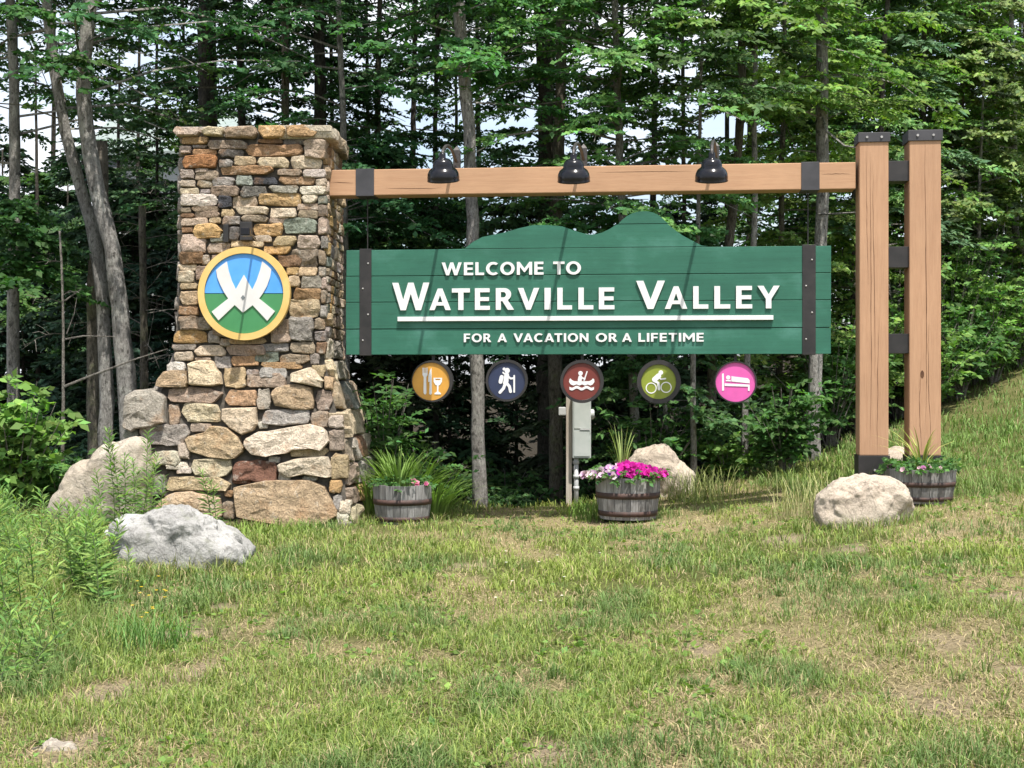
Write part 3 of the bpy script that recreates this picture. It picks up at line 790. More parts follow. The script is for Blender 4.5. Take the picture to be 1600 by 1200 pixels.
def word(txt, pxa, pxb, py_top, py_bot, dep, gap=0.16, spans=None):
    adv = []; x = 0
    kern = {('W','A'):-.1, ('A','T'):-.12, ('V','A'):-.14, ('T','O'):-.06, ('A','V'):-.12, ('L','L'):.06, ('I','L'):.08, ('L','C'):-.02, ('L','Y'):-.1, ('A','C'):-.06}
    for i, c in enumerate(txt):
        w = max(p[0] for p in GL[c][0]) - min(p[0] for p in GL[c][0])
        adv.append((x, w))
        x += w + gap + (kern.get((c, txt[i+1]), 0) if i+1 < len(txt) else 0)
    tot = adv[-1][0] + adv[-1][1]
    for i, c in enumerate(txt):
        if spans: a, b = spans[i]
        else:
            a = pxa + (pxb-pxa)*adv[i][0]/tot; b = pxa + (pxb-pxa)*(adv[i][0]+adv[i][1])/tot
        x0, x1 = sx(a, T0), sx(b, T0)
        top = py_top[i] if hasattr(py_top, '__len__') else py_top
        z0, z1 = zl(py_bot), zl(top)
        lo = min(p[0] for p in GL[c][0]); w = adv[i][1]
        lps = [[(x0+(p[0]-lo)/w*(x1-x0), z0+p[1]*(z1-z0)) for p in lp] for lp in GL[c]]
        mk('letter', *plate(lps, T0-dep, T0-0.004), M['white'], sign)
word('WELCOME', 690.5, 849.5, 408.5, 428.7, 0.018)
word('TO', 864.5, 908, 408.5, 428.7, 0.018)
word('WATERVILLE', 0, 0, [440]+[449.5]*9, 483.5, 0.022, spans=[(613.4,671.4),(671.4,704.6),(706.5,734.5),(742.4,765.7),(775,803.4),(809.5,842.8),(851,860.7),(871,894),(903.9,927.2),(935.8,960.2)])
word('VALLEY', 0, 0, [439.5]+[448.5]*5, 483.3, 0.022, spans=[(994,1039),(1038.8,1073.8),(1083,1106.7),(1116,1140.9),(1150,1175.2),(1183.5,1218)])
for t, a, b in (('FOR', 725, 768), ('A', 777.5, 792.3), ('VACATION', 802.5, 919.6), ('OR', 931, 965), ('A', 972, 987.2), ('LIFETIME', 997.5, 1099.5)):
    word(t, a, b, 520.7, 534.2, 0.016)
mk('underline', *box(sx(622, T0), sx(1208, T0), T0-0.034, T0-0.004, zl(501), zl(494), 0.002), M['white'], sign)

# ------------------------------------------------------------------ five round activity discs
def cap_stroke(pts, w, n=5):
    """outline of a thick polyline with round ends"""
    P = [Vector(p) for p in pts]
    L, R = [], []
    for i, p in enumerate(P):
        d = (P[min(i+1, len(P)-1)] - P[max(i-1, 0)]).normalized(); nn = Vector((-d.y, d.x))
        L.append(p+nn*w/2); R.append(p-nn*w/2)
    d = (P[-1]-P[-2]).normalized(); a = math.atan2(d.y, d.x)
    e1 = [P[-1] + Vector((math.cos(a+math.pi/2-math.pi*i/n), math.sin(a+math.pi/2-math.pi*i/n)))*w/2 for i in range(1, n)]
    d = (P[1]-P[0]).normalized(); a = math.atan2(d.y, d.x)
    e0 = [P[0] + Vector((math.cos(a-math.pi/2-math.pi*i/n), math.sin(a-math.pi/2-math.pi*i/n)))*w/2 for i in range(1, n)]
    return [(q.x, q.y) for q in L+e1+R[::-1]+e0]
ell = lambda cx, cy, rx, ry=None, n=18: [(cx+rx*math.cos(2*math.pi*i/n), cy+(ry or rx)*math.sin(2*math.pi*i/n)) for i in range(n)]
# pictograms in units of the disc radius, y up
PIC = {
 'dining': [('fork', [[(-.42,.68),(-.36,.68),(-.36,.42),(-.32,.42),(-.32,.68),(-.27,.68),(-.27,.42),(-.23,.42),(-.23,.68),(-.17,.68),(-.17,.32),(-.235,.22),(-.225,-.58),(-.29,-.66),(-.37,-.58),(-.36,.22),(-.42,.32)]]),
            ('knife', [[(.03,.68),(.05,-.6),(-.01,-.66),(-.08,-.62),(-.065,-.02),(-.14,-.02),(-.12,.3),(-.06,.52)]]),
            ('wine_glass', [[(.13,.18),(.56,.18),(.55,-.02),(.46,-.16),(.385,-.2),(.375,-.5),(.5,-.58),(.5,-.64),(.18,-.64),(.18,-.58),(.305,-.5),(.30,-.2),(.22,-.16),(.14,-.02)], [(.20,.13),(.49,.13),(.44,.06),(.25,.06)]])],
 'hiker': [('head', [ell(.03,.52,.135)]), ('hair', [ell(-.13,.60,.075)]), ('backpack', [cap_stroke([(-.25,.20),(-.31,-.05)], .2)]), ('torso', [cap_stroke([(.0,.30),(-.03,.0),(-.06,-.12)], .25)]),
           ('arm', [cap_stroke([(.08,.22),(.20,.12),(.38,.14)], .10)]), ('leg', [cap_stroke([(-.06,-.12),(-.16,-.38),(-.34,-.58)], .15)]), ('leg', [cap_stroke([(.0,-.12),(.14,-.28),(.20,-.54)], .15)]),
           ('staff', [cap_stroke([(.385,.26),(.385,-.56)], .085)]), ('strap', [cap_stroke([(-.18,.42),(-.12,.36)], .08)])],
 'canoe': [('hull', [[(-.62,.12),(-.56,.16),(-.50,.08),(-.38,.02),(.38,.02),(.50,.08),(.56,.16),(.63,.12),(.64,-.02),(.56,-.14),(.44,-.20),(.30,-.14),(.16,-.20),(.02,-.14),(-.12,-.20),(-.26,-.14),(-.42,-.20),(-.56,-.14),(-.64,-.02)]]),
           ('head', [ell(-.06,.42,.115)]), ('torso', [cap_stroke([(-.07,.22),(-.10,.06)], .2)]), ('arm', [cap_stroke([(-.02,.20),(.16,.14)], .08)]), ('paddle', [cap_stroke([(.27,.50),(.12,.06)], .06)]),
           ('wave', [[(-.62,-.26)] + [(-.62+1.24*i/24, -.26-.05*math.sin(i/24*math.pi*5)) for i in range(1, 25)] + [(.62-1.24*i/24, -.40-.05*math.sin((24-i)/24*math.pi*5)) for i in range(25)]])],
 'cyclist': [('wheel', [ell(-.40,-.34,.30,n=26), ell(-.40,-.34,.245,n=26)]), ('wheel', [ell(.40,-.30,.30,n=26), ell(.40,-.30,.245,n=26)]), ('head', [ell(.12,.50,.125)]),
             ('torso', [cap_stroke([(-.22,.12),(.0,.32)], .28)]), ('arm', [cap_stroke([(.04,.24),(.12,.14),(.36,.17)], .09)]), ('leg', [cap_stroke([(-.26,.06),(-.02,-.06),(.02,-.40)], .14)])],
 'bed': [('headboard', [[(-.64,.40),(-.56,.42),(-.54,-.40),(-.64,-.42)]]), ('head', [ell(-.35,.22,.10)]), ('blanket', [[(-.20,.28),(.58,.18),(.66,.08),(.66,-.06),(-.20,.03)]]),
         ('pillow', [[(-.46,.10),(-.23,.10),(-.23,.03),(-.46,.04)]]), ('bed_frame', [[(-.52,-.06),(.66,-.12),(.66,-.42),(.58,-.42),(.58,-.22),(-.52,-.18)]])],
}
for (cx, cy, R_, rim, dx, dy, m_, pic, lab) in (
    (676, 595.5, 33, 0.915, -2.2, 0.5, 'disc_orange', 'dining', 'round orange sign with white fork, knife and wine glass'),
    (792, 594.5, 33, 0.89, 0.0, 0.6, 'disc_navy', 'hiker', 'round navy sign with white hiker carrying backpack and staff'),
    (909.5, 596, 34, 0.86, -0.4, 0.2, 'disc_maroon', 'canoe', 'round maroon sign with white paddler in a canoe on waves'),
    (1029.5, 596.5, 34, 0.80, -0.4, 0.0, 'disc_lime', 'cyclist', 'round lime green sign with white cyclist'),
    (1149.5, 597, 32.5, 0.945, -0.3, 0.0, 'disc_pink', 'bed', 'round pink sign with white sleeper in a bed')):
    t = 0.05
    x, z = sg(cx, cy, t); r = R_/F*14.0
    d = thing('activity_disc', lab, 'sign', (x, t, z-r), 'round activity signs under the big sign', 'sign')
    x2, z2 = x + dx/F*14, z - dy/F*14
    V, Fc = plate([ell(x, z, r, n=48), ell(x2, z2, r*rim, n=48)], t-0.035, t+0.04)
    mk('rim', V, Fc, M['steel'], d)
    mk('face', *plate([ell(x2, z2, r*rim-0.0015, n=48)], t-0.02, t+0.038), M[m_], d)
    for i, (nm, lp) in enumerate(PIC[pic]):
        q = [[(x2+p[0]*r*rim*1.06, z2+p[1]*r*rim*1.06) for p in l_] for l_ in lp]
        mk(nm, *plate(q, t-0.0235-0.0004*i, t-0.0205), M['white'], d)
    mk('hanger_strap', *box(x-0.015, x+0.015, t+0.042, t+0.05, z, zl(540), 0), M['steel'], d)

# ------------------------------------------------------------------ gooseneck lamps on the beam
for (lx, ly, qx, lab) in ((691.5, 283, 714, 'black gooseneck lamp on the beam nearest the stone pillar'), (896, 284, 912, 'black gooseneck lamp in the middle of the beam'),
                     (1112, 283, 1118, 'black gooseneck lamp on the beam nearest the twin posts')):
    tl = -0.82
    s, z = sg(lx, ly, tl); s2 = sx(qx, 0.2)
    lp = thing('gooseneck_lamp', lab, 'lamp', (s2, 0.2, BZ1), 'gooseneck lamps along the beam', 'sign')
    zp = zz(227)
    mk('bracket_post', *joinp([box(s2-0.035, s2+0.035, 0.16, 0.235, BZ1-0.05, zp, 0.004), ([(s2-.035,.16,zp),(s2+.035,.16,zp),(s2+.035,.235,zp),(s2-.035,.235,zp),(s2,.2,zp+.05)], [(0,1,4),(1,2,4),(2,3,4),(3,0,4)])]), M['bronze'], lp)
    zs0 = z + 0.262
    ap = np.array([(s2, 0.16, zp-0.12), (s2, 0.05, zp-0.10), (s2+(s-s2)*.2, -0.12, zp-0.05), (s2+(s-s2)*.5, -0.38, zp-0.03), (s2+(s-s2)*.8, -0.63, zp-0.08), (s2+(s-s2)*.96, -0.775, zp-0.15), (s, tl, zs0+0.03), (s, tl, zs0-0.04)])
    u = np.linspace(0, len(ap)-1, 36)
    ap = np.stack([np.interp(u, np.arange(len(ap)), np.convolve(np.pad(ap[:, k], 1, mode='edge'), [0.2, 0.6, 0.2], 'valid')) for k in range(3)], 1)
    for _ in range(3): ap[1:-1] = (ap[:-2]+ap[1:-1]*2+ap[2:])/4
    mk('neck', *tube(ap, 0.016, 10), M['bronze'], lp, True)
    pr = [(0.0, 0.25), (0.026, 0.25), (0.030, 0.245), (0.030, 0.205), (0.040, 0.202), (0.062, 0.195), (0.080, 0.178), (0.090, 0.150), (0.093, 0.122), (0.104, 0.115), (0.124, 0.098), (0.138, 0.070), (0.144, 0.038), (0.143, 0.012), (0.147, 0.004), (0.145, 0.0)]
    inn = [(0.142, 0.001), (0.130, 0.035), (0.115, 0.062), (0.08, 0.09), (0.07, 0.14), (0.0, 0.16)]
    tilt = math.radians(17)
    def tl_(V):
        return [(s + v[0], tl + v[1]*math.cos(tilt) - (v[2]-.2)*math.sin(tilt), z + 0.2 + (v[2]-.2)*math.cos(tilt) + v[1]*math.sin(tilt)) for v in V]
    pr = [(r_*1.06, z_*1.06) for r_, z_ in pr]; V, Fc = lathe(pr, n=32); sh = mk('shade', tl_(V), Fc, M['lamp_black'], lp, True)
    V, Fc = lathe(inn, n=32); mk('reflector', tl_(V), Fc, M['lamp_white'], sh, True)
    V, Fc = lathe([(0.0, 0.03), (0.03, 0.04), (0.036, 0.07), (0.02, 0.12), (0.0, 0.15)], n=12); mk('bulb', tl_(V), Fc, M['glass'], lp, True)

# ------------------------------------------------------------------ boulders
def boulder(name, label, outline, Y, depth, mat, seed, rough=0.05, cat='boulder', sub=5, boxy=0.72):
    """silhouette in photo pixels at distance Y; its own depth and lumps in 3-D"""
    P = np.array([tuple(wp(px, py, Y)) for px, py in outline])[:, [0, 2]]
    c = (P.min(0)+P.max(0))/2
    ang = np.arctan2(P[:, 1]-c[1], P[:, 0]-c[0]); rad = np.hypot(P[:, 0]-c[0], P[:, 1]-c[1])
    o = np.argsort(ang); ang = ang[o]; rad = rad[o]
    A = np.concatenate([ang-2*math.pi, ang, ang+2*math.pi]); R_ = np.concatenate([rad]*3)
    bm = bmesh.new()
    bmesh.ops.create_icosphere(bm, subdivisions=sub+1, radius=1)
    sd_ = Vector((seed*7.1, seed*3.3, seed*1.7))
    for v in bm.verts:
        d = v.co.copy()
        cl = math.hypot(d.x, d.z)
        a_ = math.atan2(d.z, d.x)
        r = float(np.interp(a_, A, R_))
        e = cl**boxy
        yy = math.copysign(abs(d.y)**0.8, d.y)*depth
        p = Vector((c[0] + r*e*d.x/(cl+1e-6), Y + depth*0.25 + yy, c[1] + r*e*d.z/(cl+1e-6)))
        size = max(rad)
        n_ = mnoise.fractal(p*(2.2/size)*0.5 + sd_, 1.0, 2.0, 5)
        n2 = mnoise.turbulence(p*(5.0/size)*0.5 + sd_, 4, False)
        n3 = mnoise.fractal(p*(9.0/size)*0.5 + sd_*2, 0.8, 2.1, 5)
        k = rough*size*(n_*1.3 - 0.9*n2 + 0.3*n3 + 0.02)
        nd = (p - Vector((c[0], Y+depth*0.25, c[1]))).normalized()
        v.co = p + nd*k
    bm.verts.index_update()
    V = [v.co.copy() for v in bm.verts]; Fc = [tuple(w.index for w in f.verts) for f in bm.faces]
    bm.free()
    base = (c[0], Y+depth*0.25, float(P[:, 1].min()))
    ob = mk(name, V, Fc, mat, None, True, root_o=base)
    ob.location = base
    tagm(ob, label, cat)
    return ob
boulder('boulder', 'whitish grey boulder lying in the grass in front of the pillar', [(184,830),(190,815),(225,803),(270,800),(300,802),(330,815),(352,826),(372,846),(383,870),(380,900),(330,918),(260,920),(200,912),(188,885),(189,850)], 10.7, 0.34, M['boulder_grey'], 3, 0.12, boxy=0.40)
boulder('boulder', 'large pale slab leaning against the left foot of the pillar', [(70,800),(95,765),(140,720),(180,692),(212,682),(226,690),(227,760),(226,815),(150,825),(80,825)], 13.6, 0.30, M['boulder_slab'], 5, 0.05, boxy=0.42)
boulder('boulder', 'rounded boulder behind the barrel of pink petunias', [(975,770),(978,730),(990,706),(1015,697),(1040,704),(1062,722),(1080,748),(1082,775),(1060,800),(985,800)], 15.95, 0.3, M['boulder_tan'], 8, 0.08, boxy=0.6)
boulder('boulder', 'broad tan boulder in front of the twin posts', [(1276,795),(1280,775),(1298,762),(1330,749),(1360,746),(1390,750),(1412,760),(1428,778),(1430,795),(1418,822),(1350,836),(1282,828)], 11.9, 0.30, M['boulder_tan'], 12, 0.09, boxy=0.55)
boulder('boulder', 'small pale boulder half hidden behind the twin posts', [(1370,735),(1376,710),(1392,701),(1412,700),(1428,712),(1434,735),(1420,748),(1380,748)], 15.2, 0.22, M['boulder_tan'], 15, 0.05, 'boulder', 3)
boulder('small_rock', 'fist-sized pale rock right of the broad tan boulder', [(1448,806),(1455,803),(1463,805),(1466,811),(1458,815),(1449,813)], 12.4, 0.03, M['boulder_grey'], 18, 0.08, 'rock', 2)
boulder('small_rock', 'small white stone at the right edge of the lawn', [(1577,1027),(1584,1020),(1595,1020),(1602,1028),(1598,1038),(1582,1036)], 7.8, 0.03, M['boulder_grey'], 19, 0.1, 'rock', 2)
boulder('small_rock', 'flat grey rock showing through the grass at lower left corner', [(38,1180),(60,1166),(95,1160),(118,1168),(115,1185),(80,1200),(45,1200)], 5.55, 0.06, M['boulder_slab'], 20, 0.1, 'rock', 3)
boulder('small_rock', 'tiny white pebble in the weeds left of the grey boulder', [(163,831),(168,828),(172,831),(171,836),(165,837)], 11.2, 0.015, M['pale'], 22, 0.1, 'rock', 2)

# ------------------------------------------------------------------ barrels
def barrel(cx, cy_bot, w_top, h_px, Y, label, seed):
    k = Y/F
    base = wp(cx, cy_bot, Y)
    r1 = w_top*k/2; r0 = r1*0.86; H = h_px*k
    b = thing('barrel_planter', label, 'planter', (base.x, Y, base.z), 'half-barrel planters')
    rr = np.random.default_rng(seed)
    n = 24
    me = None
    for i in range(n):
        a0 = 2*math.pi*(i+0.03)/n; a1 = 2*math.pi*(i+0.97)/n
        V = []
        for f in (0, .33, .66, 1):
            z = H*f + (rr.uniform(-0.006, 0.004) if f == 1 else 0)
            ro = r0 + (r1-r0)*math.sin(f*math.pi/2) + rr.uniform(-0.0015, 0.0015)
            for (a, r) in ((a0, ro), (a1, ro), (a1, ro-0.024), (a0, ro-0.024)):
                V.append((base.x+r*math.cos(a), Y+r*math.sin(a), base.z+z))
        Fc = []
        for q in range(3):
            for j in range(4): Fc.append((q*4+j, q*4+(j+1) % 4, q*4+4+(j+1) % 4, q*4+4+j))
        Fc += [(3, 2, 1, 0), (12, 13, 14, 15)]
        mk('stave', V, Fc, M['stave'], b)
    for f0, f1 in ((0.08, 0.20), (0.50, 0.64)):
        V, Fc = [], []
        prof = []
        for f in (f0, f1):
            r = r0 + (r1-r0)*math.sin(f*math.pi/2)
            prof.append((r+0.005, H*f))
        prof = [(prof[0][0]-0.004, prof[0][1])] + prof + [(prof[1][0]-0.004, prof[1][1])]
        V, Fc = lathe(prof, (base.x, Y, base.z), 48)
        mk('hoop', V, Fc, M['hoop'], b, True)
    V, Fc = lathe([(0.0, H*0.86), (r1*0.5, H*0.87), (r1*0.93, H*0.85)], (base.x, Y, base.z), 24)
    mk('soil', V, Fc, M['soil'], b, True)
    return base, r1, H
B1 = barrel(629, 817, 93, 61, 14.0, 'weathered half-barrel planter beside the stone pillar', 1)
B2 = barrel(981, 809, 102, 65, 13.9, 'weathered half-barrel planter full of pink petunias', 2)
B3 = barrel(1438, 784, 108, 52, 13.0, 'weathered half-barrel planter in front of the right post', 3)

# ------------------------------------------------------------------ utility pedestal
UY = 15.8
ub = wp(900, 780, UY)
ut = thing('utility_pedestal', 'grey electric meter cabinet on a weathered wooden post', 'meter cabinet', (ub.x, UY, ub.z))
def ubox(x0, x1, y0, y1, d0, d1, m, nm, bv=0.004):
    a = wp(x0, y1, UY); b_ = wp(x1, y0, UY)
    return mk(nm, *box(a.x, b_.x, UY+d0, UY+d1, a.z, b_.z, bv), M[m], ut)
ubox(884.5, 893.5, 612, 800, -0.02, 0.07, 'oldwood', 'wooden_post')
cb = ubox(894, 922.5, 604, 715, -0.13, 0.06, 'galv', 'cabinet', 0.006)
ubox(896, 920.5, 607, 669, -0.142, -0.131, 'galv', 'cover', 0.003)
ubox(896, 920.5, 672, 712, -0.142, -0.131, 'galv', 'cover', 0.003)
ubox(905, 922, 669.2, 671, -0.15, -0.142, 'pvc', 'latch', 0.001)
ubox(872.5, 884.2, 636, 649, -0.05, 0.03, 'pvc', 'side_box', 0.012)
mc = wp(921, 647, UY)
V, Fc = lathe([(0.0, 0.10), (0.045, 0.095), (0.056, 0.08), (0.058, 0.02), (0.066, 0.015), (0.066, 0.0)], n=24)
mk('meter', [(mc.x+v[2]*0.5, UY-0.05+v[0]-v[2]*.5, mc.z+v[1]) for v in V], Fc, M['galv'], ut, True)
pa = wp(900, 716, UY); pb = wp(900, 800, UY)
cd = mk('conduit', *tube([pa+Vector((0, -0.06, 0)), pb+Vector((0, -0.06, 0))], 0.026, 14), M['pvc'], ut, True)
for py in (722, 744, 762):
    q = wp(900, py, UY)
    mk('coupling', *tube([q+Vector((0, -0.06, 0.02)), q+Vector((0, -0.06, -0.02))], 0.033, 14), M['pvc'], cd, True)
# ------------------------------------------------------------------ plants: vectorised builders
UP = np.array([0, 0, 1.0])
def nrm(a): return a/(np.linalg.norm(a, axis=-1, keepdims=True)+1e-9)

def sprays(rng, O, D, L, n, size, col, wr=0.3, spread=55, droop=0.2, jit=0.25, flat=0.35, var=0.22, sprv=0.18, face=1.0):
    """n leaves in two ranks along each twig O + D*L; returns quads (m,4,3) and colours (m,3)"""
    O = np.asarray(O, float); D = nrm(np.asarray(D, float)); N = len(O)
    if N == 0: return np.zeros((0, 4, 3)), np.zeros((0, 3))
    L = np.broadcast_to(np.asarray(L, float), (N,)); size = np.broadcast_to(np.asarray(size, float), (N,))
    t = (np.arange(n)+0.6)/n
    side = np.where(np.arange(n) % 2 == 0, 1.0, -1.0)
    side = np.where(np.arange(n) == n-1, 0.0, side)
    base = O[:, None] + D[:, None]*(L[:, None]*t[None])[..., None]
    base[..., 2] -= droop*L[:, None]*t[None]**2
    P = nrm(np.cross(D, UP) + rng.normal(0, 0.12, (N, 3)))
    ca, sa = math.cos(math.radians(spread)), math.sin(math.radians(spread))
    d = D[:, None]*ca + P[:, None]*(sa*side)[None, :, None] + rng.normal(0, jit, (N, n, 3))
    d[..., 2] -= droop*0.8
    d = nrm(d)
    nn = nrm(UP*0.75 + face*np.array([0.08, -0.6, 0]) + rng.normal(0, flat, (N, n, 3)))
    w = nrm(np.cross(nn, d)); nn = np.cross(d, w)
    s = (size[:, None]*rng.uniform(0.65, 1.3, (N, n)))[..., None]
    q = np.stack([base, base + d*s*0.45 + w*s*wr + nn*s*0.06, base + d*s - nn*s*0.10, base + d*s*0.45 - w*s*wr + nn*s*0.06], 2)
    c = np.asarray(col, float)
    if c.ndim == 1: c = np.broadcast_to(c, (N, 3))
    cc = c[:, None]*(1 + rng.normal(0, sprv, (N, 1, 1)).clip(-.5, .6))*(1 + rng.normal(0, var, (N, n, 1)).clip(-.5, .7))
    hue = rng.normal(0, 0.10, (N, n, 1))
    cc = cc*np.concatenate([1+hue, np.ones_like(hue), 1-hue*0.6], -1)
    return q.reshape(-1, 4, 3), cc.reshape(-1, 3).clip(0.004, 0.9)

def leaf_obj(name, Q, C, mat, parent, kind='stuff'):
    Q = np.concatenate(Q); C = np.concatenate(C)
    return mk_np(name, Q.reshape(-1, 3), np.full(len(Q), 4), mat, parent, np.repeat(C, 4, 0), kind)

def blades(rng, P, H, W, lean, col, dirs=None, tipc=1.25, curl=1.0):
    """grass blades: root points P (n,3), heights, widths, sideways reach; 5 verts each"""
    n = len(P)
    H = np.broadcast_to(H, (n,)); W = np.broadcast_to(W, (n,)); lean = np.broadcast_to(lean, (n,))
    a = rng.uniform(0, 2*math.pi, n) if dirs is None else dirs
    d = np.stack([np.cos(a), np.sin(a), np.zeros(n)], 1)
    b = a + rng.uniform(-1.2, 1.2, n) + math.pi/2
    w = np.stack([np.cos(b), np.sin(b), np.zeros(n)], 1)*(W[:, None]/2)
    m = P + d*(lean*H*0.28)[:, None] + UP*(H*0.62)[:, None]
    t = P + d*(lean*H)[:, None] + UP*(H*np.sqrt(np.maximum(0.05, 1-(lean*0.75)**2)))[:, None]*curl
    V = np.stack([P-w, P+w, m-w*0.85, m+w*0.85, t], 1)
    idx0 = np.arange(n)[:, None]*5
    idx = np.concatenate([idx0+np.array([0, 1, 3, 2]), idx0+np.array([2, 3, 4])], 1)
    cnt = np.tile([4, 3], n)
    c = np.asarray(col, float)
    if c.ndim == 1: c = np.broadcast_to(c, (n, 3))
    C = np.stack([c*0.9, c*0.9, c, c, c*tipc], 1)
    return V.reshape(-1, 3), idx.reshape(-1), cnt, C.reshape(-1, 3)

def blade_obj(name, parts, mat, parent=None, kind='stuff'):
    V, I, K, C = [], [], [], []; o = 0
    for v, i, k, c in parts:
        V.append(v); I.append(i+o); K.append(k); C.append(c); o += len(v)
    return mk_np(name, np.concatenate(V), np.concatenate(K), mat, parent, np.concatenate(C).clip(0.003, 0.9), kind, np.concatenate(I))

LC = {'bright': (0.135, 0.245, 0.060), 'mid': (0.072, 0.158, 0.044), 'dark': (0.055, 0.122, 0.040), 'spruce': (0.034, 0.068, 0.032), 'pine': (0.085, 0.15, 0.06), 'yellow': (0.21, 0.22, 0.045)}

def trunk_curve(px_path, Y, ztop, lean=(0, 0), Ys=None):
    """bottom-up points at distance Y, carried on straight above the picture"""
    P = [wp(a, b, Y if Ys is None else Ys[i]) for i, (a, b) in enumerate(px_path)]
    P[0].z = min(P[0].z, g1(P[0].x, P[0].y)) - 0.15
    last = P[-1]
    if ztop > last.z + 0.5:
        d = (P[-1]-P[-2]).normalized()
        for f in (0.33, 0.66, 1.0):
            h = (ztop-last.z)*f
            P.append(Vector((last.x + (d.x*0.5+lean[0])*h, last.y + lean[1]*h, last.z+h)))
    P = np.array([tuple(p) for p in P])
    # resample
    zs = np.arange(P[0, 2], P[-1, 2]+0.01, 0.35)
    return np.stack([np.interp(zs, P[:, 2], P[:, 0]), np.interp(zs, P[:, 2], P[:, 1]), zs], 1)

def smooth_rows(T, k=2):
    T = T.copy()
    for _ in range(k): T[1:-1, :2] = (T[:-2, :2] + 2*T[1:-1, :2] + T[2:, :2])/4
    return T

def tree(name, label, px_path, Y, wpx, ztop, bark, crown, seed, group=None, wtop=0.35, cat='tree', extra=None):
    """crown: dict kind, z0, n (boughs), length, size, col, or None for a bare trunk"""
    rng = np.random.default_rng(seed)
    T = smooth_rows(trunk_curve(px_path, Y, ztop))
    r0 = wpx*Y/F/2
    u = (T[:, 2]-T[0, 2])/max(0.1, T[-1, 2]-T[0, 2])
    rad = r0*(1 - (1-wtop)*np.clip(u, 0, 1)**1.2) + r0*0.45*np.exp(-(T[:, 2]-T[0, 2])/0.25)*0.8
    T[:, 0] += rng.normal(0, r0*0.07, len(T)); T[:, 1] += rng.normal(0, r0*0.07, len(T))
    root = thing(name, label, cat, tuple(T[0]), group)
    mk('trunk', *tube(T, rad, 10, True, 0.05), M[bark], root, True)
    tubes = list(extra or [])
    Q, C = [], []
    tint = np.array([rng.uniform(0.78, 1.22), rng.uniform(0.9, 1.08), rng.uniform(0.75, 1.35)])
    if crown:
        crowns = crown if isinstance(crown, list) else [crown]
        for cr in crowns:
            kind = cr['kind']; nb = cr['n']; z0 = cr['z0']; z1 = cr.get('z1', ztop)
            vis = 1.6 + 0.285*Y                      # about the top of the picture at this distance
            for i in range(nb):
                f = (i+rng.uniform(0, 1))/nb
                z = z0 + (z1-z0)*f**cr.get('pw', 1.0)
                p0 = np.array([np.interp(z, T[:, 2], T[:, 0]), np.interp(z, T[:, 2], T[:, 1]), z])
                az = rng.uniform(0, 2*math.pi) if 'az' not in cr else rng.normal(cr['az'], cr.get('azs', 0.7))
                hd = np.array([math.cos(az), math.sin(az), 0])
                if kind == 'spruce':
                    ln = cr['length']*(1.05 - 0.85*(z-z0)/(z1-z0+0.01))*rng.uniform(0.65, 1.1)
                    rise, sag = rng.uniform(-0.1, 0.05), rng.uniform(0.15, 0.4)
                else:
                    g = (z-z0)/(z1-z0+0.01)
                    ln = cr['length']*(0.75+0.5*math.sin(math.pi*min(1, g*0.9+0.15)))*rng.uniform(0.6, 1.15)*(1-0.45*g)
                    rise, sag = rng.uniform(0.1, 0.45), rng.uniform(0.2, 0.55)
                us = np.linspace(0, 1, 7)
                side = np.array([-hd[1], hd[0], 0])*rng.normal(0, 0.12)
                B = p0 + hd*(ln*us)[:, None] + side*(ln*us**2)[:, None] + UP*(ln*(rise*us - sag*us**2))[:, None]
                br = max(0.004, min(r0*0.4, 0.0085*ln))*np.linspace(1, 0.3, 7)
                tubes.append(tube(B[::2], br[::2], 3, False))
                if cr.get('dead'):
                    for _ in range(6):
                        uu = rng.uniform(0.2, 0.95); b0 = np.array([np.interp(uu, us, B[:, k]) for k in range(3)])
                        dd = nrm(hd + rng.normal(0, 0.7, 3)); l2 = ln*rng.uniform(0.15, 0.4)
                        tubes.append(tube([b0, b0+dd*l2*.5+UP*0.02*rng.normal(), b0+dd*l2], [0.004, 0.003, 0.002], 3, False))
                    continue
                high = z > vis + 0.4
                ns = cr.get('ns', 12)
                if high: ns = max(4, ns//3)
                uu = rng.uniform(0.18 if kind != 'spruce' else 0.08, 1.0, ns)
                O = np.stack([np.interp(uu, us, B[:, k]) for k in range(3)], 1)
                off = rng.uniform(-1, 1, ns)
                sd = np.array([-hd[1], hd[0], 0])
                D = hd[None]*(1-0.35*np.abs(off))[:, None] + sd[None]*(off*1.1)[:, None] + rng.normal(0, 0.12, (ns, 3))
                sl = cr.get('sl', 0.55)*(1.0 - 0.35*uu)*rng.uniform(0.7, 1.25, ns)
                size = cr['size']*(2.3 if high else 1.0)
                col = np.array(LC[cr['col']])*rng.uniform(0.8, 1.2)*tint
                if kind == 'spruce':
                    q, c = sprays(rng, O, D, sl, cr.get('nl', 22) if not high else 9, size, col, wr=0.16 if not high else 0.3, spread=48, droop=0.25, jit=0.18, flat=0.5)
                else:
                    q, c = sprays(rng, O, D, sl, cr.get('nl', 13) if not high else 7, size, col, wr=cr.get('wr', 0.30), droop=cr.get('droop', 0.22), flat=cr.get('flat', 0.38))
                Q.append(q); C.append(c)
    if tubes: mk('branches', *joinp(tubes), M[cr.get('bb', bark) if crown else bark], root, kind='stuff')
    if Q: leaf_obj('crown', Q, C, M['needle'] if crowns[0]['kind'] == 'spruce' else M['leaf'], root)
    return root

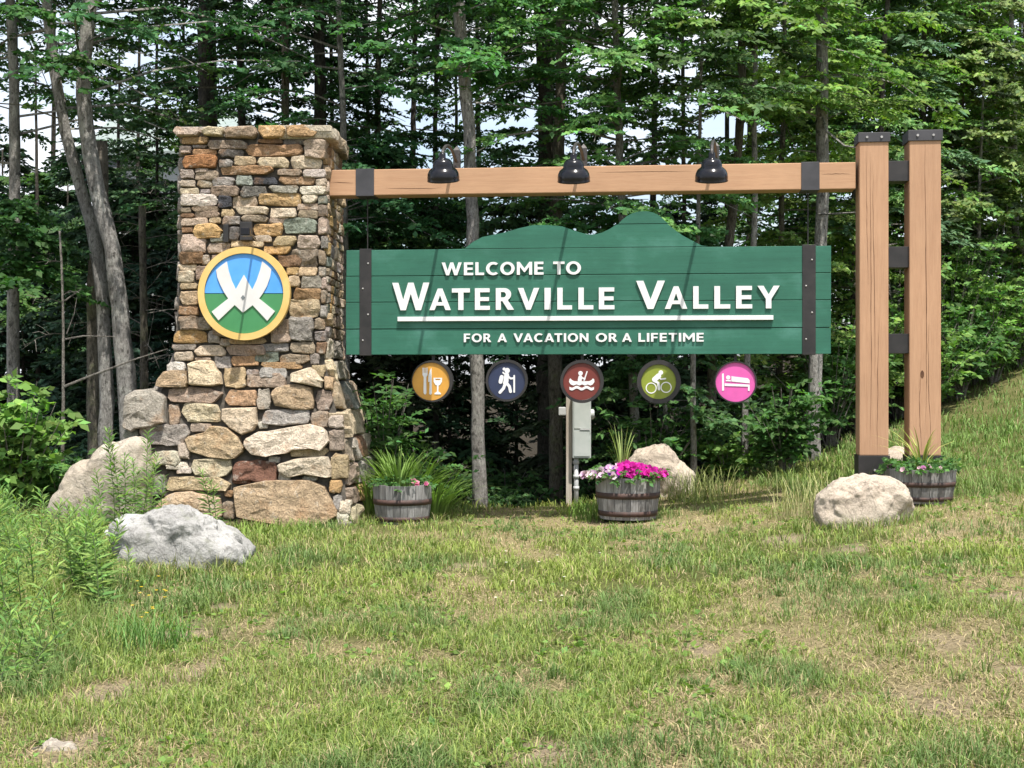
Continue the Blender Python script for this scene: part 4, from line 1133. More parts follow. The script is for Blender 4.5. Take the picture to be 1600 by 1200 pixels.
def D(**k):
    d = dict(dict(kind='decid', n=30, z0=3, length=2.2, size=0.09, col='mid', ns=16, nl=17), **k)
    d['n'] = int(d['n']*1.35); d['size'] *= 0.95
    return d
S = lambda **k: dict(dict(kind='spruce', n=70, z0=1.0, length=1.6, size=0.10, col='spruce', ns=9, sl=0.5), **k)
DEAD = lambda **k: dict(dict(kind='decid', dead=True, n=26, z0=0.4, z1=4.0, length=1.0, size=0.05, col='dark', bb='twig'), **k)

# --- trees that can be told apart in the photograph
tree('maple_tree', 'slender grey trunk at the far left edge of the picture', [(22,600),(20,440),(24,300),(22,120),(16,0)], 17.0, 22, 11, 'bark_grey', [D(z0=4.0, n=24, col='dark', length=2.0, ns=11), D(z0=2.6, z1=3.4, n=4, col='dark', length=0.9, size=0.1, az=-1.4)], 1)
tree('maple_tree', 'leaning grey trunk, left of the forked pair near the pillar', [(170,640),(160,420),(140,340),(105,220),(85,120),(72,0)], 16.4, 24, 10.5, 'bark_grey', D(z0=4.2, n=28, col='dark', length=2.2, z1=10.5, ns=10), 2)
tree('maple_tree', 'thick grey leaning trunk that rises from behind the pillar foot', [(212,640),(190,480),(165,350),(140,250),(127,130),(135,40),(142,0)], 16.2, 31, 11, 'bark_grey', D(z0=4.6, n=28, col='dark', length=2.4, ns=10), 3)
tree('broken_snag', 'short broken snag with flaking bark beside the leaning trunks', [(150,620),(148,420),(158,330),(160,260),(156,205)], 16.7, 27, 2, 'bark_mossy', None, 4, wtop=0.8, cat='dead tree')
tree('bare_sapling', 'thin bare pale sapling with two long side twigs', [(97,720),(99,560),(100,480),(96,400),(92,350)], 14.9, 6, 2.6, 'twig', DEAD(z0=1.9, z1=2.7, n=4, length=0.5), 5, cat='sapling', wtop=0.5,
     extra=[tube([wp(101,604,14.9), wp(135,590,14.8), wp(175,575,14.7), wp(215,560,14.6), wp(262,545,14.5)], [.016, .013, .011, .008, .004], 6),
            tube([wp(102,530,14.9), wp(130,525,14.95), wp(180,526,15)], [.010, .008, .004], 5), tube([wp(101,470,14.9), wp(115,460,14.9), wp(127,452,14.9)], [.009, .007, .004], 5),
            tube([wp(104,522,14.9), wp(116,490,14.9), wp(120,465,14.9)], [.007, .005, .003], 5)])
tree('dead_spruce', 'grey dead spruce stem bristling with bare twigs left of the pillar', [(226,620),(224,450),(222,340),(226,285)], 18.2, 15, 4.2, 'bark_mossy', DEAD(z0=-0.2, z1=4.2, n=46, length=1.25), 6, cat='dead tree', wtop=0.7)
tree('spruce_tree', 'thick dark spruce trunk rising behind the top of the pillar', [(330,600),(325,200),(322,0)], 19.5, 36, 12, 'bark_dark', [S(z0=6.6, n=50, length=2.0), D(z0=3.6, z1=6.6, n=14, col='dark', length=1.8), DEAD(z0=1.5, z1=6, n=26, length=1.3)], 7)
tree('spruce_tree', 'slimmer dark spruce just right of the thick one behind the pillar', [(384,600),(378,200),(373,0)], 20.5, 17, 12, 'bark_dark', [S(z0=6.2, n=50, length=1.5), D(z0=3.2, z1=6.0, n=16, col='dark', length=1.7)], 8)
tree('beech_tree', 'dark stemmed tree behind the right end of the capstones', [(446,600),(446,200),(444,0)], 18.8, 16, 12, 'bark_mossy', [D(z0=3.6, n=34, col='dark', length=2.0)], 9)
tree('spruce_tree', 'dark double-width trunk between the pillar and the first lamp', [(505,600),(502,200),(498,0)], 20.0, 26, 12, 'bark_dark', [S(z0=6.8, n=46, length=1.7), D(z0=3.6, z1=6.6, n=18, col='dark', length=1.7)], 10)
tree('beech_tree', 'grey speckled trunk above the left end of the beam', [(542,640),(538,260),(533,100),(528,0)], 18.2, 13, 12, 'bark_grey', [D(z0=2.7, z1=4.6, n=22, col='dark', length=1.6, size=0.095), D(z0=4.6, n=26, col='mid', length=2.0)], 11)
tree('beech_tree', 'tan lit trunk left of the first lamp', [(592,640),(590,260),(590,120),(594,0)], 21.0, 13, 12, 'bark_mossy', [D(z0=2.6, z1=4.4, n=24, col='dark', length=1.8), D(z0=4.6, z1=11, n=26, col='dark', length=2.0)], 12)
tree('beech_tree', 'dim slender trunk straight behind the first lamp', [(682,640),(680,200),(684,0)], 20.4, 10, 12, 'bark_dark', [D(z0=2.6, z1=3.8, n=18, col='dark', length=1.4), D(z0=4.4, n=26, col='dark', length=1.8)], 13)
tree('maple_tree', 'pale grey trunk running from lawn to treetop between first two lamps', [(752,790),(748,660),(744,560),(738,400),(735,260),(728,150),(715,0)], 16.2, 22, 11, 'bark_grey', [D(z0=4.6, z1=7.0, n=16, col='mid', length=1.5, az=-1.2, azs=1.2), D(z0=7.2, n=20, col='mid', length=2.4)], 14, wtop=0.6)
tree('spruce_tree', 'broad dark trunk left of the middle lamp', [(856,640),(852,200),(846,0)], 19.0, 32, 12, 'bark_dark', [S(z0=6.4, n=46, length=1.8), D(z0=3.4, z1=6.6, n=20, col='dark', length=1.7)], 15)
tree('beech_tree', 'mossy trunk seen below the sign behind the hiker disc', [(868,780),(868,650),(866,560),(870,300),(880,0)], 17.6, 23, 11.5, 'bark_mossy', [D(z0=5.6, n=22, col='bright', length=1.8)], 16)
tree('beech_tree', 'beech with layered bright leaves above the third lamp', [(1000,760),(985,500),(968,260),(960,0)], 17.0, 15, 11.5, 'bark_grey', [D(z0=3.4, z1=6.9, n=46, col='bright', length=2.0, size=0.085, ns=15), D(z0=6.8, n=18, col='mid', length=2.4), D(z0=2.6, z1=3.6, n=12, col='mid', length=1.5)], 17)
tree('beech_tree', 'twisted grey twin trunk right of the third lamp, left stem', [(1112,735),(1110,560),(1150,300),(1160,120),(1157,0)], 17.3, 17, 11.5, 'bark_mossy', [D(z0=4.6, z1=7, n=22, col='bright', length=1.8), D(z0=7, n=22, col='mid', length=2.2)], 18)
tree('beech_tree', 'twisted grey twin trunk right of the third lamp, right stem', [(1163,720),(1164,620),(1182,300),(1176,180),(1184,60),(1176,0)], 17.0, 11, 10, 'bark_grey', [D(z0=5.4, n=22, col='bright', length=1.8)], 19)
tree('slim_tree', 'very thin pale stem under the sign between lime and pink discs', [(1084,725),(1083,640),(1082,560),(1090,380)], 16.6, 10, 6.0, 'bark_grey', [D(z0=4.4, n=14, col='mid', length=1.4)], 20)
tree('maple_tree', 'tall pale trunk just left of the twin posts', [(1268,725),(1272,600),(1280,450),(1287,250),(1284,120),(1282,0)], 17.4, 22, 12, 'bark_grey', [D(z0=4.2, z1=6.8, n=14, col='bright', length=1.6), D(z0=7.2, n=12, col='bright', length=2.0)], 21, wtop=0.6,
     extra=[tube([wp(1284,180,17.4), wp(1292,205,17.0), wp(1320,228,16.5), wp(1345,232,16.0)], [.02, .017, .012, .006], 5), tube([wp(1276,335,17.4), wp(1305,334,17), wp(1338,332,16.6)], [.014, .012, .008], 5)])
tree('pine_tree', 'dark slender pine trunk above the cap of the left post', [(1372,700),(1374,400),(1376,205),(1382,60),(1388,0)], 20.6, 12, 11, 'bark_dark', [S(z0=3.6, z1=7.5, n=26, length=1.8, col='pine', size=0.13, nl=26, sl=0.6), D(z0=3.0, z1=6.5, n=14, col='bright', length=1.6), DEAD(z0=2.4, z1=4.4, n=10, length=1.1)], 22)
tree('pine_tree', 'light green pine behind the right post', [(1500,690),(1502,400),(1505,0)], 22.6, 12, 8.6, 'bark_mossy', [S(z0=3.0, n=34, length=2.0, col='pine', size=0.13, nl=26, sl=0.6), D(z0=1.8, z1=8.4, n=34, col='bright', length=1.7)], 23)
tree('maple_tree', 'bright leafy maple filling the upper right corner', [(1590,640),(1588,400),(1580,0)], 23.4, 14, 9.4, 'bark_grey', [D(z0=1.9, z1=9.2, n=76, col='bright', length=1.8, size=0.09, ns=14)], 24)
tree('maple_tree', 'leafy maple between the tall pale trunk and the posts', [(1330,680),(1335,400),(1340,0)], 21.4, 12, 8.8, 'bark_mossy', [D(z0=1.2, z1=8.6, n=76, col='bright', length=1.7, size=0.09, ns=14)], 25)
tree('maple_tree', 'leafy maple seen between and above the twin posts', [(1440,680),(1442,300),(1445,0)], 22.6, 13, 9.2, 'bark_mossy', [D(z0=1.5, z1=9.0, n=80, col='bright', length=1.8, size=0.095, ns=14)], 26)
tree('slim_tree', 'thin pale stem right of the posts over the grassy bank', [(1530,590),(1532,480),(1528,340),(1535,200)], 22.0, 8, 6.5, 'bark_grey', [D(z0=3.6, n=20, col='bright', length=1.4)], 27)
tree('maple_tree', 'maple with light leaves left of the tall pale trunk', [(1215,720),(1220,400),(1226,0)], 20.2, 12, 8.6, 'bark_mossy', [D(z0=1.2, z1=8.4, n=70, col='bright', length=1.6, ns=14)], 28)
tree('young_maple', 'young maple with low leafy boughs behind the lime disc', [(1045,740),(1040,640),(1035,560),(1030,400)], 17.2, 8, 3.6, 'bark_grey', [D(z0=0.5, z1=2.0, n=22, col='mid', length=1.0, size=0.085, ns=10)], 29, cat='sapling')
tree('maple_tree', 'leafy branch tree hanging in from the left edge', [(-40,620),(-38,300),(-30,0)], 15.6, 14, 9, 'bark_grey', [D(z0=2.4, z1=3.4, n=6, col='dark', length=0.9, size=0.1, az=0.0, azs=0.6), D(z0=4.4, n=16, col='dark', length=1.5)], 30)

# --- background trees deep in the wood: nothing tells them apart
bg_rng = np.random.default_rng(77)
for i in range(33):
    px = -60 + 1720*(i+bg_rng.uniform(0.1, 0.9))/30
    right = px > 1180
    Y = bg_rng.uniform(25, 31) if right else bg_rng.uniform(21.5, 30)
    if right:
        tree('background_tree', 'green leafy tree deep in the wood at the right', [(px, 650), (px+bg_rng.uniform(-15, 15), 0)], Y, bg_rng.uniform(7, 12), 10.5, 'bark_mossy',
             [D(z0=0.6, z1=9, n=64, col='mid' if i % 3 == 0 else 'bright', length=2.1, size=0.125, ns=12, nl=11)], 200+i, 'leafy background trees at the right')
    else:
        tree('background_tree', 'dim slender trunk deep in the dark wood', [(px, 650), (px+bg_rng.uniform(-15, 15), 0)], Y, bg_rng.uniform(6, 15), 11, 'bark_dark',
             [S(z0=8.3, n=30, length=1.5, ns=7, size=0.16, nl=12), DEAD(z0=1, z1=5.5, n=12, length=1.2, bb='bark_dark')] if i % 3 else [D(z0=7.6, n=22, length=2.0, col='dark', size=0.12, nl=10), D(z0=3.6, z1=7.4, n=12, length=1.8, col='dark', size=0.1)], 200+i, 'dim background trunks')
tree('beech_tree', 'small dim tree with dark leaves in front of the far house', [(248,640),(246,300),(244,150)], 21.0, 9, 6.4, 'bark_dark', [D(z0=2.2, z1=6.2, n=24, col='dark', length=1.7)], 31)
tree('beech_tree', 'dim leafy tree between the forked trunks and the far house', [(178,640),(184,300),(186,150)], 23.0, 9, 7, 'bark_dark', [D(z0=1.8, z1=5.2, n=18, col='dark', length=1.6)], 32)
tree('beech_tree', 'dim leafy tree far back beside the leftmost trunk', [(60,640),(58,300),(56,150)], 23.0, 9, 7, 'bark_dark', [D(z0=1.5, z1=4.8, n=15, col='dark', length=1.5)], 33)
for i in range(9):
    px = -30 + 34*i; Y = bg_rng.uniform(20, 26); zt = EYE + (HZ-bg_rng.uniform(205, 300))/F*Y
    tree('young_fir', 'small dark fir in the shaded undergrowth', [(px, 700), (px, 640)], Y, 7, zt, 'bark_dark', [S(z0=-0.5, z1=zt, n=52, length=1.3, ns=8, size=0.14, nl=15, sl=0.45)], 340+i, 'small firs in the undergrowth')
# young firs that close the view low down
for i in range(28):
    px = -80 + 1260*(i+bg_rng.uniform(0.0, 1.0))/28
    Y = bg_rng.uniform(18.5, 27)
    zt = EYE + (HZ-bg_rng.uniform(260, 400))/F*Y
    tree('young_fir', 'small dark fir in the shaded undergrowth', [(px, 700), (px, 640)], Y, 7, zt, 'bark_dark', [S(z0=-0.5, z1=zt, n=52, length=1.35, ns=9, size=0.14, nl=16, sl=0.45)], 300+i, 'small firs in the undergrowth')

# ------------------------------------------------------------------ shrubs
def shrub(name, label, base_px, Y, h, spread, nst, size, col, seed, cat='shrub', wr=0.26, nl=11, group=None):
    rng = np.random.default_rng(seed)
    x = (base_px-800)/F*Y
    z = g1(x, Y)
    root = thing(name, label, cat, (x, Y, z), group)
    tubes, Q, C = [], [], []
    for i in range(nst):
        az = rng.uniform(0, 2*math.pi); l = h*rng.uniform(0.6, 1.05); out = spread*rng.uniform(0.2, 1)
        us = np.linspace(0, 1, 6)
        hd = np.array([math.cos(az), math.sin(az), 0])
        B = np.array([x, Y, z-0.05]) + hd*(out*us**1.4)[:, None] + UP*(l*us)[:, None] + hd*0.04*rng.normal()
        tubes.append(tube(B, np.linspace(0.011, 0.003, 6), 4, False))
        n = 7
        uu = rng.uniform(0.25, 1, n)
        O = np.stack([np.interp(uu, us, B[:, k]) for k in range(3)], 1)
        a2 = rng.uniform(0, 2*math.pi, n)
        Dv = np.stack([np.cos(a2), np.sin(a2), rng.uniform(0.1, 0.9, n)], 1)
        q, c = sprays(rng, O, Dv, 0.32*rng.uniform(0.6, 1.2, n), nl, size, np.array(LC[col])*rng.uniform(.85, 1.15), wr=wr, droop=0.3, flat=0.5)
        Q.append(q); C.append(c)
    mk('stems', *joinp(tubes), M['twig'], root, kind='stuff')
    leaf_obj('foliage', Q, C, M['leaf'], root)
    return root
shrub('leafy_shrub', 'big-leaved green shrub at the left edge below the bare sapling', 25, 14.2, 1.55, 0.75, 26, 0.12, 'bright', 41, wr=0.3)
shrub('leafy_shrub', 'low green shrub between the slab and the leafy left edge', 95, 14.6, 0.8, 0.7, 22, 0.08, 'mid', 42)
shrub('leafy_shrub', 'narrow-leaved shrub right of the pillar behind the planter', 600, 15.6, 1.45, 0.5, 24, 0.10, 'mid', 43, wr=0.2)
shrub('leafy_shrub', 'low shrub with pale leaves right of the daylilies', 665, 15.5, 0.75, 0.5, 16, 0.08, 'mid', 44)
shrub('leafy_shrub', 'round-leaved shrub under the lime disc', 1020, 16.8, 1.2, 0.75, 30, 0.085, 'mid', 45)
shrub('leafy_shrub', 'drooping leafy shrub left of the tall pale trunk base', 1225, 16.5, 1.15, 0.5, 22, 0.10, 'mid', 46)
shrub('leafy_shrub', 'low leafy shrub under the pink disc', 1135, 16.9, 0.55, 0.5, 16, 0.09, 'bright', 47)
for i, (px, Y, h) in enumerate(((1300, 18.8, 1.7), (1345, 19.4, 1.9), (1405, 20.3, 2.3), (1480, 21.2, 2.4), (1520, 21.8, 2.6), (1570, 22.4, 2.5), (1620, 23.0, 2.6), (1445, 19.9, 1.3), (1500, 20.6, 1.4), (1550, 21.4, 1.5), (1595, 22.0, 1.4))):
    shrub('hedge_shrub', 'leafy shrub along the wood edge above the grassy bank', px, Y, h, 0.9, 30, 0.10, 'mid' if i % 4 == 0 else 'bright', 60+i, group='shrubs along the right wood edge')
for i, (px, Y, h) in enumerate(((700, 17.0, 0.5), (820, 17.4, 0.45), (640, 18, 0.6), (940, 17.5, 0.6), (40, 16.5, 0.9), (150, 17, 0.8), (250, 17.5, 0.9), (790, 18.5, 0.9), (980, 19, 0.9))):
    shrub('understory_plant', 'low dim plant on the shaded wood floor', px, Y, h, 0.6, 14, 0.09, 'dark', 80+i, cat='plant', group='dim plants on the wood floor')

# ------------------------------------------------------------------ planting in and round the barrels
def grass_clump(name, label, px, Y, n, h, w, lean, col, seed, cat='plant', rad=0.12, z=None, group=None, tip=1.3):
    rng = np.random.default_rng(seed)
    x = (px-800)/F*Y
    z = g1(x, Y) if z is None else z
    a = rng.uniform(0, 2*math.pi, n); r = rad*np.sqrt(rng.uniform(0, 1, n))
    P = np.stack([x+r*np.cos(a), Y+r*np.sin(a), np.full(n, z-0.02)], 1)
    if rad > 0.2: P[:, 2] = gh(P[:, 0], P[:, 1])-0.02
    c = np.asarray(col)*(1+rng.normal(0, 0.2, (n, 1)).clip(-.4, .5))
    # long arching leaves as four-segment ribbons
    H = h*rng.uniform(0.6, 1.1, n); ln = lean*rng.uniform(0.3, 1.2, n)
    d = np.stack([np.cos(a), np.sin(a), np.zeros(n)], 1)
    if rad > 0.2:
        a = rng.uniform(0, 2*math.pi, n); d = np.stack([np.cos(a), np.sin(a), np.zeros(n)], 1)
    wv = np.stack([-np.sin(a), np.cos(a), np.zeros(n)], 1)
    rows = []
    for u, ww in ((0, .7), (.3, 1), (.6, .9), (.85, .55), (1, .04)):
        pt = P + d*(H*ln*u**1.8)[:, None] + UP*(H*(u - 0.42*np.minimum(ln, 1.1)*u**2.6))[:, None]
        rows.append(np.stack([pt-wv*(w*ww/2), pt+wv*(w*ww/2)], 1))
    V = np.stack(rows, 1).reshape(n, 10, 3)
    i0 = np.arange(n)[:, None, None]*10
    f = np.array([[0, 1, 3, 2], [2, 3, 5, 4], [4, 5, 7, 6], [6, 7, 9, 8]])[None]
    idx = (i0+f).reshape(-1)
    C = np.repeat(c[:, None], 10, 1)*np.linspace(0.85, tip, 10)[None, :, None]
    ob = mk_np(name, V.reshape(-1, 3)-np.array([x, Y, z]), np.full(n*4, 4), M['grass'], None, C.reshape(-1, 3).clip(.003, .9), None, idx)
    ob.location = (x, Y, z)
    tagm(ob, label, cat, group)
    return ob
grass_clump('daylily_clump', 'arching daylily leaves behind the planter beside the pillar', 632, 14.5, 300, 0.85, 0.02, 0.85, (0.17, 0.26, 0.06), 91, rad=0.22)
grass_clump('daylily_clump', 'daylily leaves right of the planter beside the pillar', 676, 14.45, 150, 0.62, 0.018, 0.9, (0.15, 0.24, 0.06), 92, rad=0.16)
grass_clump('daylily_clump', 'daylily leaves between pillar and planter', 585, 14.45, 110, 0.6, 0.018, 0.8, (0.17, 0.26, 0.06), 93, rad=0.16)
def soilz(B): return B[0].z + B[2]*0.86
grass_clump('spike_plant', 'spiky dracaena leaves rising from the pink petunias', 972, 13.95, 26, 0.62, 0.014, 0.35, (0.22, 0.28, 0.09), 94, rad=0.03, z=soilz(B2))
grass_clump('spike_plant', 'spiky yellowish leaves in the planter by the right post', 1440, 13.0, 34, 0.56, 0.012, 0.95, (0.26, 0.28, 0.08), 95, rad=0.03, z=soilz(B3))
grass_clump('spike_plant', 'upright grassy leaves in the planter beside the pillar', 622, 14.0, 60, 0.5, 0.014, 0.6, (0.13, 0.21, 0.05), 96, rad=0.1, z=soilz(B1))

def petunias(label, B, spec, seed, nleaf=70, rad=0.9, name='petunia_plant', hang=0.04):
    rng = np.random.default_rng(seed)
    base, r1, H = B
    zc = base.z + H*0.9
    root = thing(name, label, 'flowers', (base.x, base.y, zc))
    n = nleaf
    a = rng.uniform(0, 2*math.pi, n); r = r1*rad*np.sqrt(rng.uniform(0, 1, n))
    O = np.stack([base.x+r*np.cos(a), base.y+r*np.sin(a), zc + 0.02 + rng.uniform(0, 0.08, n)], 1)
    Dv = np.stack([np.cos(a), np.sin(a), rng.uniform(-0.2, 0.6, n)], 1)
    q, c = sprays(rng, O, Dv, 0.1, 7, 0.05, LC['mid'], wr=0.3, flat=0.6)
    leaf_obj('foliage', [q], [c], M['leaf'], root)
    for (nm, cnt, x0, x1, up, size, cols) in spec:
        V, C = [], []
        xx = base.x + r1*rng.uniform(x0, x1, cnt); yy = base.y + r1*rng.uniform(-0.95, 0.55, cnt)
        for x, y in zip(xx, yy):
            dd = math.hypot(x-base.x, y-base.y)/r1
            if dd > 1.28: y = base.y - 0.3*r1*rng.random()
            z = zc + up*rng.uniform(0.3, 1.0)*max(0.25, 1-0.6*dd) + 0.03
            fdir = nrm(np.array([(x-base.x)/r1*0.7 + rng.normal(0, .35), -0.75 + rng.normal(0, .3), 0.8 + rng.normal(0, .3)]))
            e1 = nrm(np.cross(fdir, [0, 0, 1.0] if abs(fdir[2]) < 0.9 else [1.0, 0, 0])); e2 = np.cross(fdir, e1)
            s = size*rng.uniform(0.75, 1.2); cc = np.array(cols[rng.integers(len(cols))])*rng.uniform(.8, 1.15)
            c0 = np.array([x, y, z])
            m = 10
            ring = [c0 + fdir*s*(0.28 + 0.06*rng.normal()) + (e1*math.cos(2*math.pi*k/m) + e2*math.sin(2*math.pi*k/m))*s*(0.56 if k % 2 else 0.48) for k in range(m)]
            for k in range(m):
                V += [c0 - fdir*s*0.05, ring[k], ring[(k+1) % m]]
                C += [cc*0.6, cc, cc*(0.9 if k % 2 else 1.05)]
        mk_np(nm, np.array(V), np.full(len(V)//3, 3), M['petal'], root, np.array(C).clip(0, .95), 'stuff')
petunias('mound of magenta and pale pink petunias in the middle planter', B2,
         [('magenta_blooms', 150, -0.35, 1.12, 0.17, 0.062, [(0.62, 0.02, 0.36), (0.70, 0.03, 0.42), (0.5, 0.015, 0.30)]),
          ('pale_blooms', 85, -1.42, -0.25, 0.15, 0.062, [(0.72, 0.52, 0.66), (0.78, 0.66, 0.74), (0.6, 0.35, 0.6)]), ('violet_blooms', 14, -0.95, -0.4, 0.13, 0.055, [(0.16, 0.03, 0.35)])], 101, 130, 1.05)
petunias('few small pink flowers in the planter beside the pillar', B1, [('pink_blooms', 9, 0.25, 0.9, 0.08, 0.05, [(0.6, 0.12, 0.28), (0.7, 0.3, 0.4)])], 102, 60)
petunias('low green planting with a few mauve blooms in the right planter', B3, [('mauve_blooms', 9, -0.95, 0.6, 0.05, 0.045, [(0.6, 0.2, 0.5), (0.65, 0.42, 0.5)])], 103, 120)

# ------------------------------------------------------------------ weeds, tall grass and lawn
def goldenrod(px, Y, h, seed, label, group, col=(0.15, 0.25, 0.065)):
    rng = np.random.default_rng(seed)
    x = (px-800)/F*Y; z = g1(x, Y)
    root = thing('weed_stalk', label, 'weed', (x, Y, z), group)
    us = np.linspace(0, 1, 6); ln = rng.normal(0, 0.08, 2)
    B = np.array([x, Y, z-0.03]) + np.stack([ln[0]*us**2, ln[1]*us**2, us*h], 1)
    mk('stalk', *tube(B, np.linspace(0.005, 0.002, 6), 4, False), M['stem'], root)
    n = int(h*95)
    uu = np.linspace(0.12, 1.0, n); a = np.arange(n)*2.4
    O = np.stack([np.interp(uu, us, B[:, k]) for k in range(3)], 1)
    Dv = np.stack([np.cos(a), np.sin(a), 0.35+0.9*uu**3], 1)
    q, c = sprays(rng, O, Dv, 0.001, 1, 0.125*min(1, 0.5+h)*(1.05-0.45*uu), col, wr=0.085, spread=0, droop=0.1, jit=0.1, flat=0.3)
    leaf_obj('leaves', [q], [c], M['leaf'], root)
wr_ = np.random.default_rng(55)
spots = [(188, 13.1, 0.98), (180, 13.0, .85), (196, 13.05, .75), (204, 13.1, .6), (228, 13.3, .95), (236, 13.2, .75), (222, 13.1, .65), (250, 13.1, .55), (330, 13.4, .6), (338, 13.35, .5), (212, 13.2, .7), (160, 13.0, .6)]
for i, (px, Y, h) in enumerate(spots):
    goldenrod(px, Y, h, 400+i, 'tall leafy weed stalk in front of the leaning slab and pillar foot', 'tall weeds at the pillar foot')
for i in range(100):
    px = -25 + 230*wr_.uniform(0, 1)**1.5; Y = wr_.uniform(7.9, 12.8)
    if px > 60 and Y < 8.8: continue
    goldenrod(px, Y, wr_.uniform(0.22, 0.58)*(1-0.25*max(0, px)/200), 430+i, 'leafy green weed stalk in the rough at the left of the lawn', 'weeds at the left of the lawn', (0.14, 0.24, 0.06) if i % 3 else (0.19, 0.27, 0.07))
for i in range(26):
    px = 138 + wr_.normal(0, 16); Y = 9.3 + wr_.normal(0, .25)
    goldenrod(px, Y, wr_.uniform(0.4, 0.66), 560+i, 'feathery weed stalk in the dense patch left of the grey boulder', 'dense weed patch by the grey boulder', (0.17, 0.27, 0.07))

for i in range(30):
    px = -10 + 120*wr_.uniform(0, 1)**1.4; Y = wr_.uniform(6.4, 8.4)
    goldenrod(px, Y, wr_.uniform(0.12, 0.32), 600+i, 'leafy green weed stalk in the rough at the left of the lawn', 'weeds at the left of the lawn', (0.14, 0.24, 0.06))
grass_clump('grass_tuft', 'tall seeding grass left of the broad tan boulder', 1262, 12.9, 150, 0.5, 0.006, 0.45, (0.30, 0.30, 0.14), 121, 'grass', rad=0.3, tip=1.5)
grass_clump('grass_tuft', 'tuft of long grass at the left of the petunia planter', 925, 14.1, 160, 0.3, 0.007, 0.6, (0.12, 0.20, 0.04), 122, 'grass', rad=0.25)
grass_clump('grass_tuft', 'long pale grass beside the boulder behind the petunias', 1100, 15.2, 220, 0.42, 0.007, 0.5, (0.22, 0.25, 0.09), 123, 'grass', rad=0.4, tip=1.4)
grass_clump('grass_tuft', 'long grass right of the planter by the posts', 1510, 13.2, 170, 0.32, 0.007, 0.5, (0.14, 0.20, 0.06), 124, 'grass', rad=0.35)
grass_clump('grass_tuft', 'long grass under the left post shoe', 1320, 14.2, 320, 0.38, 0.008, 0.5, (0.12, 0.19, 0.05), 125, 'grass', rad=0.6)
grass_clump('grass_tuft', 'rough grass along the front of the grey boulder', 300, 10.25, 160, 0.2, 0.006, 0.6, (0.20, 0.20, 0.07), 126, 'grass', rad=0.35)
grass_clump('grass_tuft', 'green grass at the right foot of the grey boulder', 395, 10.6, 120, 0.18, 0.007, 0.6, (0.16, 0.23, 0.05), 127, 'grass', rad=0.25)
grass_clump('grass_tuft', 'green grass along the foot of the pillar front', 420, 13.0, 200, 0.18, 0.008, 0.6, (0.16, 0.24, 0.05), 128, 'grass', rad=0.5)
grass_clump('grass_tuft', 'dark green grass tuft in the lower left of the lawn', 225, 7.6, 240, 0.26, 0.005, 0.6, (0.10, 0.19, 0.05), 129, 'grass', rad=0.26)

